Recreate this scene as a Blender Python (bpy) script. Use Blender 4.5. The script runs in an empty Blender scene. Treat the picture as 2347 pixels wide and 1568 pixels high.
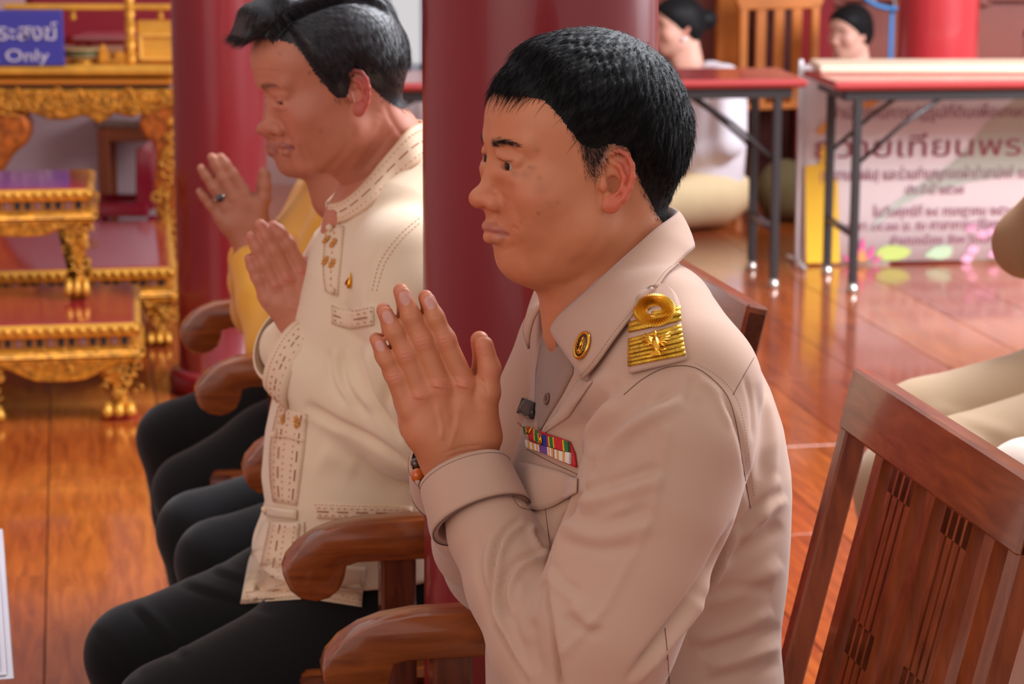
import bpy, math, random
import numpy as np
from mathutils import Vector, Matrix
from mathutils.bvhtree import BVHTree
random.seed(7); rng = np.random.default_rng(7)
C = bpy.context.scene.collection
SC = bpy.context.scene
# ---------------------------------------------------------------- camera
FPX, CX, CY, CAMH, YH = 5400.0, 1173.5, 784.0, 1.52, -320.0
PITCH = math.atan((CY - YH) / FPX)
cam = bpy.data.cameras.new('camera'); camo = bpy.data.objects.new('camera', cam); C.objects.link(camo)
camo.location = (0, 0, CAMH); camo.rotation_euler = (math.pi/2 - PITCH, 0, 0)
cam.sensor_fit = 'HORIZONTAL'; cam.sensor_width = 36.0; cam.lens = FPX/2347*36.0
cam.clip_start = 0.05; cam.clip_end = 60
cam.dof.use_dof = True; cam.dof.focus_distance = 2.42; cam.dof.aperture_fstop = 9.5
SC.camera = camo
# ---------------------------------------------------------------- world and lights
w = bpy.data.worlds.new('world'); SC.world = w; w.use_nodes = True
bg = w.node_tree.nodes['Background']
bg.inputs[0].default_value = (1.0, 0.955, 0.965, 1); bg.inputs[1].default_value = 0.68
def area(name, loc, target, sx, sy, power, col, spread=180):
    d = bpy.data.lights.new(name, 'AREA'); d.shape = 'RECTANGLE'; d.size = sx; d.size_y = sy
    d.energy = power; d.color = col
    d.spread = math.radians(spread)
    o = bpy.data.objects.new(name, d); C.objects.link(o); o.location = loc
    o.rotation_euler = (Vector(target) - Vector(loc)).to_track_quat('-Z', 'Y').to_euler()
    return o
area('daylight_from_right_doors', (4.2, 6.4, 2.6), (2.2, 9.6, 0.6), 3.0, 2.2, 160, (0.90, 0.93, 1.0), 95)
area('daylight_from_behind', (2.1, 5.2, 4.2), (0.1, 2.3, 0.9), 2.8, 2.0, 380, (0.90, 0.93, 1.0))
area('warm_front_fill', (-2.6, -1.6, 2.4), (0.2, 2.5, 0.9), 3.0, 2.4, 45, (1.0, 0.82, 0.66))  # added warm fill lamp at the camera's left, no source in view
area('added_column_side_light', (3.3, 4.6, 2.3), (0, 2.8, 1.3), 1.8, 2.2, 110, (0.90, 0.93, 1.0))  # area lamp added to brighten the right side of the central column
SC.view_settings.view_transform = 'Standard'; SC.view_settings.look = 'None'
SC.view_settings.exposure = 0.0; SC.view_settings.gamma = 1.0; SC.view_settings.use_curve_mapping = False
# ---------------------------------------------------------------- picture-to-place helpers
sp, cp = math.sin(PITCH), math.cos(PITCH)
CAM = np.array([0, 0, CAMH]); RT = np.array([1., 0, 0]); FW = np.array([0, cp, -sp]); UPV = np.array([0, sp, cp])
def ray(px, py): return RT*(px-CX)/FPX + FW + UPV*(CY-py)/FPX
def at_z(px, py, z): r = ray(px, py); return CAM + r*(z-CAMH)/r[2]
def at_y(px, py, y): r = ray(px, py); return CAM + r*y/r[1]
def proj(P):
    q = np.asarray(P) - CAM; d = q@FW
    return CX + q@RT/d*FPX, CY - q@UPV/d*FPX, d
class Frame:
    """a sitter's own axes: F ahead, L to his left, z up"""
    def __init__(s, o, yaw):
        a = math.radians(yaw); s.yaw = a
        s.F = np.array([-math.cos(a), -math.sin(a), 0]); s.L = np.array([math.sin(a), -math.cos(a), 0])
        s.o = np.array([o[0], o[1], 0.])
    def W(s, f, l, z): return s.o + s.F*f + s.L*l + np.array([0, 0, z])
    def on(s, px, py, l=0.0):
        r = ray(px, py); t = (l - (CAM-s.o)@s.L)/(r@s.L); return CAM + r*t
    def loc(s, P): q = np.asarray(P) - s.o; return q@s.F, q@s.L, q[..., 2]
    def mir(s, P): f, l, z = s.loc(P); return s.W(f, -l, z)
# ---------------------------------------------------------------- materials
MATS = {}
def lin(c): 
    return tuple(((x/255)/12.92 if x/255 <= .04045 else ((x/255+.055)/1.055)**2.4) for x in c)
def mat(name, col, rough=.5, metal=0., bump=0., bscale=200., var=0., vscale=8., spec=.5, coat=0., sss=0., attr=None, stretch=None, emit=None, sheen=0., wood=None, alpha=None, detail=4):
    """procedural surface: col in 0-255 photo colour, var = tone variation, bump = fine relief"""
    if name in MATS: return MATS[name]
    m = bpy.data.materials.new(name); m.use_nodes = True; nt = m.node_tree; N = nt.nodes; Lk = nt.links
    b = N['Principled BSDF']; c = lin(col)
    b.inputs['Roughness'].default_value = rough; b.inputs['Metallic'].default_value = metal
    b.inputs['Specular IOR Level'].default_value = spec
    b.inputs['Coat Weight'].default_value = coat; b.inputs['Coat Roughness'].default_value = .08
    if sheen: b.inputs['Sheen Weight'].default_value = sheen
    tc = N.new('ShaderNodeTexCoord'); mp = N.new('ShaderNodeMapping'); Lk.new(tc.outputs['Object'], mp.inputs[0])
    if stretch: mp.inputs['Scale'].default_value = stretch
    src = None
    if attr:
        a = N.new('ShaderNodeAttribute'); a.attribute_name = attr; src = a.outputs['Color']
    if var or wood:
        nz = N.new('ShaderNodeTexNoise'); nz.inputs['Scale'].default_value = vscale; nz.inputs['Detail'].default_value = detail
        Lk.new(mp.outputs[0], nz.inputs['Vector'])
        cr = N.new('ShaderNodeValToRGB'); Lk.new(nz.outputs['Fac'], cr.inputs[0])
        e = cr.color_ramp.elements; e[0].position = .3; e[1].position = .7
        if wood:
            nz.inputs['Distortion'].default_value = .6
            e[0].color = (*lin(wood), 1); e[1].color = (*c, 1)
        else:
            base = c if not attr else (1, 1, 1)
            e[0].color = (*[x*(1-var) for x in base], 1); e[1].color = (*[min(1, x*(1+var)) if not attr else 1 for x in base], 1)
        if src is not None:
            mx = N.new('ShaderNodeMix'); mx.data_type = 'RGBA'; mx.blend_type = 'MULTIPLY'; mx.inputs[0].default_value = 1
            Lk.new(src, mx.inputs[6]); Lk.new(cr.outputs[0], mx.inputs[7]); src = mx.outputs[2]
        else: src = cr.outputs[0]
    if src is not None: Lk.new(src, b.inputs['Base Color'])
    else: b.inputs['Base Color'].default_value = (*c, 1)
    if sss:
        b.inputs['Subsurface Weight'].default_value = sss; b.inputs['Subsurface Radius'].default_value = (.9, .35, .18); b.inputs['Subsurface Scale'].default_value = .006
    if bump:
        n2 = N.new('ShaderNodeTexNoise'); n2.inputs['Scale'].default_value = bscale; n2.inputs['Detail'].default_value = 3
        Lk.new(mp.outputs[0], n2.inputs['Vector'])
        bm_ = N.new('ShaderNodeBump'); bm_.inputs['Strength'].default_value = min(1, bump); bm_.inputs['Distance'].default_value = .001
        Lk.new(n2.outputs['Fac'], bm_.inputs['Height']); Lk.new(bm_.outputs[0], b.inputs['Normal'])
    if emit: b.inputs['Emission Color'].default_value = (*lin(emit[0]), 1); b.inputs['Emission Strength'].default_value = emit[1]
    MATS[name] = m; return m
# ---------------------------------------------------------------- objects
def tag(o, label=None, cat=None, group=None, kind=None):
    if label: o['label'] = label
    if cat: o['category'] = cat
    if group: o['group'] = group
    if kind: o['kind'] = kind
    return o
def mesh_obj(name, V, Fc, m, parent=None, smooth=True, uv=None, attrs=None, kind=None, loc=None):
    V = np.asarray(V, dtype=np.float32).reshape(-1, 3)
    if loc is not None: V = V - np.asarray(loc, dtype=np.float32)
    me = bpy.data.meshes.new(name)
    if isinstance(Fc, np.ndarray):
        n = Fc.shape[1]; me.vertices.add(len(V)); me.vertices.foreach_set('co', V.ravel())
        me.loops.add(Fc.size); me.loops.foreach_set('vertex_index', Fc.ravel().astype(np.int32))
        me.polygons.add(len(Fc)); me.polygons.foreach_set('loop_start', np.arange(0, Fc.size, n, dtype=np.int32))
        me.update(calc_edges=True)
    else:
        me.from_pydata([tuple(map(float, v)) for v in V], [], [tuple(map(int, f)) for f in Fc]); me.update()
    me.polygons.foreach_set('use_smooth', [smooth]*len(me.polygons))
    if uv is not None:
        ul = me.uv_layers.new(name='UVMap'); li = np.empty(len(me.loops), dtype=np.int32); me.loops.foreach_get('vertex_index', li)
        ul.data.foreach_set('uv', np.asarray(uv, dtype=np.float32)[li].ravel())
    if attrs:
        for k, a in attrs.items():
            at = me.attributes.new(k, 'FLOAT_COLOR', 'POINT')
            at.data.foreach_set('color', np.concatenate([a, np.ones((len(a), 1))], 1).astype(np.float32).ravel())
    if m is not None:
        for x in (m if isinstance(m, (list, tuple)) else [m]): me.materials.append(x)
    me.validate()
    o = bpy.data.objects.new(name, me); C.objects.link(o)
    if parent is not None: o.parent = parent
    if loc is not None: o.location = loc
    if kind: o['kind'] = kind
    return o
def empty(name, loc, rz=0., label=None, cat=None, group=None):
    o = bpy.data.objects.new(name, None); C.objects.link(o); o.location = loc; o.rotation_euler = (0, 0, rz); o.empty_display_size = .1
    tag(o, label, cat, group); return o
def kids(o): return [x for x in bpy.data.objects if x.parent == o]
def copy_tree(o, parent=None):
    c = o.copy(); C.objects.link(c)
    if parent is not None: c.parent = parent
    for ch in kids(o): copy_tree(ch, c)
    return c
class MB:
    """collects boxes, tubes, lathes, prisms; build() links them as one mesh object"""
    def __init__(s): s.V = []; s.F = []
    def raw(s, V, F):
        n = len(s.V); s.V += [tuple(v) for v in V]; s.F += [tuple(i+n for i in f) for f in F]; return s
    def box(s, c, d, rot=None, bev=0.):
        x, y, z = [k/2 for k in d]
        if bev <= 0:
            V = [(i*x, j*y, k*z) for i in (-1, 1) for j in (-1, 1) for k in (-1, 1)]
            F = [(0, 1, 3, 2), (4, 6, 7, 5), (0, 4, 5, 1), (2, 3, 7, 6), (0, 2, 6, 4), (1, 5, 7, 3)]
        else:
            b = min(bev, x*.9, y*.9, z*.9); V = []; F = []
            idx = {}
            for i in (-1, 1):
                for j in (-1, 1):
                    for k in (-1, 1):
                        for ax in range(3):
                            p = [i*(x-b), j*(y-b), k*(z-b)]; p[ax] = (i, j, k)[ax]*(x, y, z)[ax]
                            idx[i, j, k, ax] = len(V); V.append(tuple(p))
            for ax in range(3):
                o = [a for a in range(3) if a != ax]
                for sg in (-1, 1):
                    q = []
                    for (a, b2) in ((-1, -1), (1, -1), (1, 1), (-1, 1)):
                        t = [0, 0, 0]; t[ax] = sg; t[o[0]] = a; t[o[1]] = b2; q.append(idx[t[0], t[1], t[2], ax])
                    F.append(tuple(q if (sg > 0) == (ax != 1) else q[::-1]))
            for ax in range(3):
                o = [a for a in range(3) if a != ax]
                for a in (-1, 1):
                    for b2 in (-1, 1):
                        t0 = [0, 0, 0]; t0[o[0]] = a; t0[o[1]] = b2; t1 = list(t0); t0[ax] = -1; t1[ax] = 1
                        F.append((idx[(*t0, o[0])], idx[(*t1, o[0])], idx[(*t1, o[1])], idx[(*t0, o[1])]))
            for i in (-1, 1):
                for j in (-1, 1):
                    for k in (-1, 1): F.append((idx[i, j, k, 0], idx[i, j, k, 1], idx[i, j, k, 2]))
        if rot is not None: V = [tuple(rot @ Vector(v)) for v in V]
        s.raw([(v[0]+c[0], v[1]+c[1], v[2]+c[2]) for v in V], F); return s
    def tube(s, pts, r, n=8, closed=False, flat=None, up=(0, 0, 1)):
        pts = [np.asarray(p, float) for p in pts]; m = len(pts); rr = r if hasattr(r, '__len__') else [r]*m; V = []; F = []
        prev = None
        for i in range(m):
            a = pts[(i-1) % m] if closed or i > 0 else pts[i]; b = pts[(i+1) % m] if closed or i < m-1 else pts[i]
            t = b-a; t /= np.linalg.norm(t)+1e-12
            u = np.asarray(up, float) if prev is None else prev
            u = u - t*(u@t)
            if np.linalg.norm(u) < 1e-4: u = np.array([1., 0, 0]) - t*t[0]
            u /= np.linalg.norm(u); prev = u; v = np.cross(t, u); fl = 1 if flat is None else flat
            for k in range(n):
                q = 2*math.pi*k/n; V.append(pts[i] + rr[i]*(math.cos(q)*u*fl + math.sin(q)*v))
        for i in range(m if closed else m-1):
            for k in range(n):
                a = i*n+k; b = i*n+(k+1) % n; j = (i+1) % m
                F.append((a, b, j*n+(k+1) % n, j*n+k))
        if not closed: F.append(tuple(range(n))[::-1]); F.append(tuple((m-1)*n+k for k in range(n)))
        s.raw(V, F); return s
    def lathe(s, prof, c=(0, 0, 0), n=24, rot=None):
        V = []; F = []
        for (r, z) in prof:
            for k in range(n):
                q = 2*math.pi*k/n; V.append((r*math.cos(q), r*math.sin(q), z))
        for i in range(len(prof)-1):
            for k in range(n):
                a = i*n+k; b = i*n+(k+1) % n; F.append((a, b, b+n, a+n))
        F.append(tuple(range(n))[::-1]); F.append(tuple((len(prof)-1)*n+k for k in range(n)))
        if rot is not None: V = [tuple(rot @ Vector(v)) for v in V]
        s.raw([(v[0]+c[0], v[1]+c[1], v[2]+c[2]) for v in V], F); return s
    def prism(s, poly, t, M, bev=0.):
        """outline poly (2D) pushed t thick, centred; M maps (x,y,z)->place; optional edge round-over"""
        n = len(poly); P = np.array(poly, float)
        nx = np.roll(P, -1, 0) - np.roll(P, 1, 0); nr = np.stack([nx[:, 1], -nx[:, 0]], 1); nr /= np.linalg.norm(nr, axis=1)[:, None]+1e-12
        ar = sum(P[i][0]*P[(i+1) % n][1]-P[(i+1) % n][0]*P[i][1] for i in range(n))
        if ar < 0: nr = -nr
        rings = [(-t/2, bev), (-t/2+bev*.3, bev*.3), (-t/2+bev, 0), (t/2-bev, 0), (t/2-bev*.3, bev*.3), (t/2, bev)] if bev else [(-t/2, 0), (t/2, 0)]
        V = []; F = []
        for (z, ins) in rings:
            for i in range(n): q = P[i] - nr[i]*ins; V.append(M((q[0], q[1], z)))
        for k in range(len(rings)-1):
            for i in range(n): a = k*n+i; b = k*n+(i+1) % n; F.append((a, b, b+n, a+n))
        F.append(tuple(range(n))[::-1]); F.append(tuple((len(rings)-1)*n+i for i in range(n)))
        s.raw(V, F); return s
    def build(s, name, m, parent=None, smooth=False, loc=None, kind=None):
        return mesh_obj(name, s.V, s.F, m, parent, smooth, kind=kind, loc=loc)
def smooth_by_angle(o, deg=35):
    me = o.data; me.polygons.foreach_set('use_smooth', [True]*len(me.polygons))
    try: me.set_sharp_from_angle(angle=math.radians(deg))
    except Exception: pass
    return o
# ---------------------------------------------------------------- implicit solids (rounded bodies, cloth)
def _n(v): v = np.asarray(v, float); return v/np.linalg.norm(v)
class Solid:
    def __init__(s): s.ops = []
    def op(s, fn, c, R, k, mode): s.ops.append((fn, np.asarray(c, float), R, k, mode)); return s
    def cap(s, a, b, ra, rb=None, k=.02, mode='u'):
        a = np.asarray(a, float); b = np.asarray(b, float); rb = ra if rb is None else rb
        ab = b-a; L2 = ab@ab+1e-12
        def fn(P):
            q = P-a; h = np.clip(q@ab/L2, 0, 1); return np.sqrt(((q-h[:, None]*ab)**2).sum(1)) - (ra+(rb-ra)*h)
        return s.op(fn, (a+b)/2, np.linalg.norm(ab)/2+max(ra, rb), k, mode)
    def chain(s, pts, rs, k=.02, mode='u', first=None):
        for i in range(len(pts)-1): s.cap(pts[i], pts[i+1], rs[i], rs[i+1], (first if (first is not None and i == 0) else k), mode)
        return s
    def ell(s, c, r, M=None, k=.02, mode='u'):
        c = np.asarray(c, float); r = np.asarray(r, float); M = np.eye(3) if M is None else np.asarray(M)  # rows = axes
        def fn(P):
            q = (P-c)@M.T/r; n = np.sqrt((q*q).sum(1))+1e-9; g = np.sqrt((q*q/(r*r)).sum(1))+1e-9
            return n*(n-1)/g
        return s.op(fn, c, r.max(), k, mode)
    def loft(s, fr, rows, k=.02, mode='u'):
        """rows: (z, f_front, f_back, halfwidth, exponent, l-shift)"""
        R = np.array(sorted(rows)); z0, z1 = R[0, 0], R[-1, 0]
        def fn(P):
            f, l, z = fr.loc(P); g = lambda j: np.interp(z, R[:, 0], R[:, j])
            ff, fb, wd, ex = g(1), g(2), g(3), g(4); c = (ff+fb)/2; a = np.maximum((ff-fb)/2, 1e-3); l = l-g(5)
            q = ((np.abs(f-c)/a)**ex + (np.abs(l)/wd)**ex)**(1/ex)
            d = (q-1)*np.minimum(a, wd); dz = np.maximum(z0-z, z-z1)
            return np.where(dz > 0, np.sqrt(np.maximum(d, 0)**2+dz**2), np.maximum(d, -.06))
        cz = (z0+z1)/2; c = fr.W((R[:, 1].mean()+R[:, 2].mean())/2, 0, cz)
        return s.op(fn, c, math.hypot((z1-z0)/2, max(np.abs(R[:, 1:4]).max(), .25)), k, mode)
    @staticmethod
    def comb(d, e, k, mode):
        if mode == 'u':
            h = np.maximum(k-np.abs(d-e), 0)/k; return np.minimum(d, e)-h*h*k*.25
        e = -e; h = np.maximum(k-np.abs(d-e), 0)/k; return np.maximum(d, e)+h*h*k*.25
    def ev(s, P, ops=None):
        d = np.full(len(P), 1e3)
        for (fn, c, R, k, mode) in (s.ops if ops is None else ops): d = s.comb(d, fn(P), k, mode)
        return d
    def mesh(s, h, n=16, clip=None):
        lo = np.min([c-R for (_, c, R, k, m) in s.ops if m == 'u'], 0)-.01; hi = np.max([c+R for (_, c, R, k, m) in s.ops if m == 'u'], 0)+.01
        if clip is not None: lo = np.maximum(lo, clip[0]); hi = np.minimum(hi, clip[1])
        B = h*n; nb = np.ceil((hi-lo)/B).astype(int)
        idx = np.stack(np.meshgrid(*[np.arange(q) for q in nb], indexing='ij'), -1).reshape(-1, 3)
        ctr = lo + (idx+.5)*B; hd = B*math.sqrt(3)/2
        D = []; d = np.full(len(ctr), 1e3)
        for (fn, c, R, k, mode) in s.ops: e = fn(ctr); D.append(e); d = s.comb(d, e, k, mode)
        D = np.array(D); act = np.where(np.abs(d) < hd*1.7)[0]
        g = np.stack(np.meshgrid(*[np.arange(n+1)]*3, indexing='ij'), -1).reshape(-1, 3)
        Vk = []; Vp = []; Q = []
        S = np.int64(1 << 20)
        def key(a): return (a[:, 0]*S + a[:, 1])*S + a[:, 2]
        for b in act:
            ops = [s.ops[i] for i in np.where(D[:, b] < hd*1.7+.012+np.array([o[3] for o in s.ops]))[0]]
            base = idx[b]*n
            v = s.ev(lo+(base+g)*h, ops).reshape(n+1, n+1, n+1)
            ins = v < 0
            if ins.all() or not ins.any(): continue
            cnt = np.zeros((n, n, n)); pos = np.zeros((n, n, n, 3))
            for ax in range(3):
                sl0 = [slice(None)]*3; sl1 = [slice(None)]*3; sl0[ax] = slice(0, n); sl1[ax] = slice(1, n+1)
                a_, b_ = v[tuple(sl0)], v[tuple(sl1)]; cr = (a_ < 0) != (b_ < 0)
                t = np.where(cr, a_/(a_-b_+1e-15), 0)
                o = [q for q in range(3) if q != ax]
                for i in (0, 1):
                    for j in (0, 1):
                        sl = [slice(None)]*3; sl[o[0]] = slice(i, i+n); sl[o[1]] = slice(j, j+n); sl = tuple(sl)
                        m = cr[sl]; cnt += m; pos[..., ax] += np.where(m, t[sl], 0); pos[..., o[0]] += m*i; pos[..., o[1]] += m*j
                # faces on edges owned by this block
                sl = tuple(slice(0, n) for _ in range(3)); e = np.argwhere(cr[sl]); 
                if len(e):
                    flip = ins[sl][tuple(e.T)]; gcell = (base+e).astype(np.int64)+2
                    o0 = (ax+1) % 3; o1 = (ax+2) % 3
                    d0 = np.zeros(3, np.int64); d0[o0] = 1; d1 = np.zeros(3, np.int64); d1[o1] = 1
                    q = np.stack([key(gcell), key(gcell-d0), key(gcell-d0-d1), key(gcell-d1)], 1)
                    q[~flip] = q[~flip][:, ::-1]; Q.append(q)
            c = np.argwhere(cnt > 0)
            p = pos[tuple(c.T)]/cnt[tuple(c.T)][:, None]
            Vk.append(key((base+c).astype(np.int64)+2)); Vp.append(lo+(base+c+p)*h)
        Vk = np.concatenate(Vk); Vp = np.concatenate(Vp); Q = np.concatenate(Q)
        o = np.argsort(Vk); Vk = Vk[o]; Vp = Vp[o]
        ix = np.searchsorted(Vk, Q); ix = np.minimum(ix, len(Vk)-1); ok = (Vk[ix] == Q).all(1)
        return Vp, ix[ok]
def normals(V, F):
    a, b, c, d = (V[F[:, i]] for i in range(4)); fn = np.cross(c-a, d-b); N = np.zeros_like(V)
    for i in range(4):
        for j in range(3): N[:, j] += np.bincount(F[:, i], fn[:, j], len(V))
    return N/(np.linalg.norm(N, axis=1)[:, None]+1e-12)
def relax(V, F, it=2, lam=.5):
    e = np.concatenate([F[:, [0, 1]], F[:, [1, 2]], F[:, [2, 3]], F[:, [3, 0]]]); 
    deg = np.bincount(e[:, 0], minlength=len(V))+np.bincount(e[:, 1], minlength=len(V))
    for _ in range(it):
        A = np.zeros_like(V)
        for j in range(3): A[:, j] = np.bincount(e[:, 0], V[e[:, 1], j], len(V))+np.bincount(e[:, 1], V[e[:, 0], j], len(V))
        V = V + lam*(A/np.maximum(deg, 1)[:, None]-V)
    return V
def join(parts):
    V = []; F = []; n = 0
    for v, f in parts: V.append(v); F.append(f+n); n += len(v)
    return np.concatenate(V), np.concatenate(F)
def seg_dist(x, y, pl):
    """distance and signed side and arc position of points to a polyline (2D)"""
    best = np.full(len(x), 1e9); sg = np.zeros(len(x)); arc = np.zeros(len(x)); tot = 0
    for (a, b) in zip(pl[:-1], pl[1:]):
        ax, ay = a[0], a[1]; dx, dy = b[0]-ax, b[1]-ay; L2 = dx*dx+dy*dy+1e-9; L = math.sqrt(L2)
        h = np.clip(((x-ax)*dx+(y-ay)*dy)/L2, 0, 1); ex = x-ax-h*dx; ey = y-ay-h*dy; d = np.sqrt(ex*ex+ey*ey)
        m = d < best; best[m] = d[m]; sg[m] = np.sign(dx*ey-dy*ex)[m]; arc[m] = (tot+h*L)[m]; tot += L
    return best, sg, arc/tot
def curve2(pl, n=6):
    """smooth a 2D/3D polyline (Catmull-Rom)"""
    P = [np.asarray(p, float) for p in pl]; P = [2*P[0]-P[1]]+P+[2*P[-1]-P[-2]]; out = []
    for i in range(1, len(P)-2):
        for t in np.linspace(0, 1, n, endpoint=False):
            a, b, c, d = P[i-1:i+3]; out.append(.5*((2*b)+(-a+c)*t+(2*a-5*b+4*c-d)*t*t+(-a+3*b-3*c+d)*t**3))
    out.append(P[-2]); return out
def carve(V, F, strokes, dr=(0, 99)):
    """folds, creases and seams modelled into a surface; stroke = (kind, polyline, width_px, height_mm)"""
    N = normals(V, F); px, py, d = proj(V); view = CAM-V; view /= np.linalg.norm(view, axis=1)[:, None]
    fac = np.clip(((N*view).sum(1)+.05)/.25, 0, 1)*((d > dr[0]) & (d < dr[1])); out = V.copy(); disp = np.zeros(len(V))
    for st in strokes:
        kind, pl, wd, hh = st[:4]; pl = curve2(pl, 5) if len(pl) > 2 else pl
        A = np.array([q[:2] for q in pl]); m = 4.2*wd
        sel = np.where((px > A[:, 0].min()-m) & (px < A[:, 0].max()+m) & (py > A[:, 1].min()-m) & (py < A[:, 1].max()+m) & (fac > 0))[0]
        if not len(sel): continue
        dist, sg, arc = seg_dist(px[sel], py[sel], pl); x = dist/wd
        tap = np.clip(np.minimum(arc, 1-arc)*6, 0, 1)**.7 if kind[-1] != '!' else np.ones(len(sel))
        k0 = kind.rstrip('!')
        if k0 == 'r': v = np.exp(-x*x)                                   # rounded ridge
        elif k0 == 'v': v = -np.exp(-x*x)                               # valley
        elif k0 == 'f': xs = x*sg; v = np.exp(-(xs+.9)**2)-np.exp(-((xs-.6)/.75)**2)    # fold: ridge one side, trough the other
        elif k0 == 's': xs = x*sg; v = 1/(1+np.exp(3*xs))*np.exp(-(x/3)**2)    # step: raised on one side
        disp_s = v*hh*.001*tap*fac[sel]; disp[sel] += disp_s
    return out + N*disp[:, None]
def bvh_of(V, F): return BVHTree.FromPolygons([tuple(v) for v in V.tolist()], F.tolist())
class Surf:
    def __init__(s, *meshes):
        V, F = join(meshes); s.b = bvh_of(V, F)
    def hit(s, px, py, dmin=.5):
        r = ray(px, py); r = r/np.linalg.norm(r); q = s.b.ray_cast(Vector(CAM+r*dmin), Vector(r))
        if q[0] is None:
            # slipped off the edge: nearest point of the surface to the sight line
            best = None
            for t in np.linspace(1.6, 4.6, 60):
                n = s.b.find_nearest(Vector(CAM+r*t))
                if n[0] is not None and (best is None or n[3] < best[3]): best = n
            return np.array(best[0]), np.array(best[1])
        nn = np.array(q[1]); return np.array(q[0]), (nn if nn@r < 0 else -nn)
    def tube(s, mb, pl, r, lift=0., n=6, dens=5, smooth=True):
        pts = []
        for q in (curve2(pl, dens) if smooth and len(pl) > 2 else pl): p, nn = s.hit(q[0], q[1]); pts.append(p+nn*lift)
        mb.tube(pts, r, n); return pts
    def patch(s, A, B, nu, nv, lift=.002, thick=.0015, back=True, crown=0.):
        """sheet of cloth/metal lying on the surface between picture lines A and B -> V, F, uv (closed slab)"""
        A = resample(A, nu+1); B = resample(B, nu+1); top = np.zeros((nu+1, nv+1, 3)); nor = np.zeros((nu+1, nv+1, 3))
        for i in range(nu+1):
            for j in range(nv+1):
                t = j/nv; q = A[i]*(1-t)+B[i]*t; p, nn = s.hit(q[0], q[1]); top[i, j] = p; nor[i, j] = nn
        for _ in range(2):
            t2 = top.copy(); t2[1:-1, 1:-1] = (top[1:-1, 1:-1]*2+top[:-2, 1:-1]+top[2:, 1:-1]+top[1:-1, :-2]+top[1:-1, 2:])/6; top = t2
        nor = nor.reshape(-1, 3); nm = nor.mean(0); nor = _rown(nor*.4+nm/np.linalg.norm(nm)*.6).reshape(nu+1, nv+1, 3)
        uu, vv = np.meshgrid(np.linspace(0, 1, nu+1), np.linspace(0, 1, nv+1), indexing='ij')
        cr = crown*(1-(2*uu-1)**2)*(1-(2*vv-1)**2)
        T = (top+nor*(lift+cr)[..., None]) if crown else top+nor*lift
        Bt = T-nor*thick if not crown else top+nor*(lift-thick)
        V = np.concatenate([T.reshape(-1, 3), Bt.reshape(-1, 3)]); n1 = (nu+1)*(nv+1); F = []
        ix = lambda i, j: i*(nv+1)+j
        for i in range(nu):
            for j in range(nv):
                F.append((ix(i, j), ix(i, j+1), ix(i+1, j+1), ix(i+1, j))); F.append(tuple(n1+q for q in F[-1][::-1]))
        per = [(i, 0) for i in range(nu)]+[(nu, j) for j in range(nv)]+[(i, nv) for i in range(nu, 0, -1)]+[(0, j) for j in range(nv, 0, -1)]
        for a, b in zip(per, per[1:]+per[:1]): a = ix(*a); b = ix(*b); F.append((a, b, b+n1, a+n1))
        uv = np.concatenate([np.stack([uu.ravel(), vv.ravel()], 1)]*2)
        F = np.array(F); nr = np.cross(V[F[0, 2]]-V[F[0, 0]], V[F[0, 3]]-V[F[0, 1]])
        if nr@nm < 0: F = F[:, ::-1]
        return V, F, uv
def _rown(a): return a/(np.linalg.norm(a, axis=-1)[..., None]+1e-12)
def resample(pl, n):
    P = np.array([np.asarray(q, float)[:2] if len(q) < 3 else q for q in pl], float); s = np.r_[0, np.cumsum(np.linalg.norm(np.diff(P, axis=0), axis=1))]
    t = np.linspace(0, s[-1], n); return np.stack([np.interp(t, s, P[:, j]) for j in range(P.shape[1])], 1)
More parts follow.
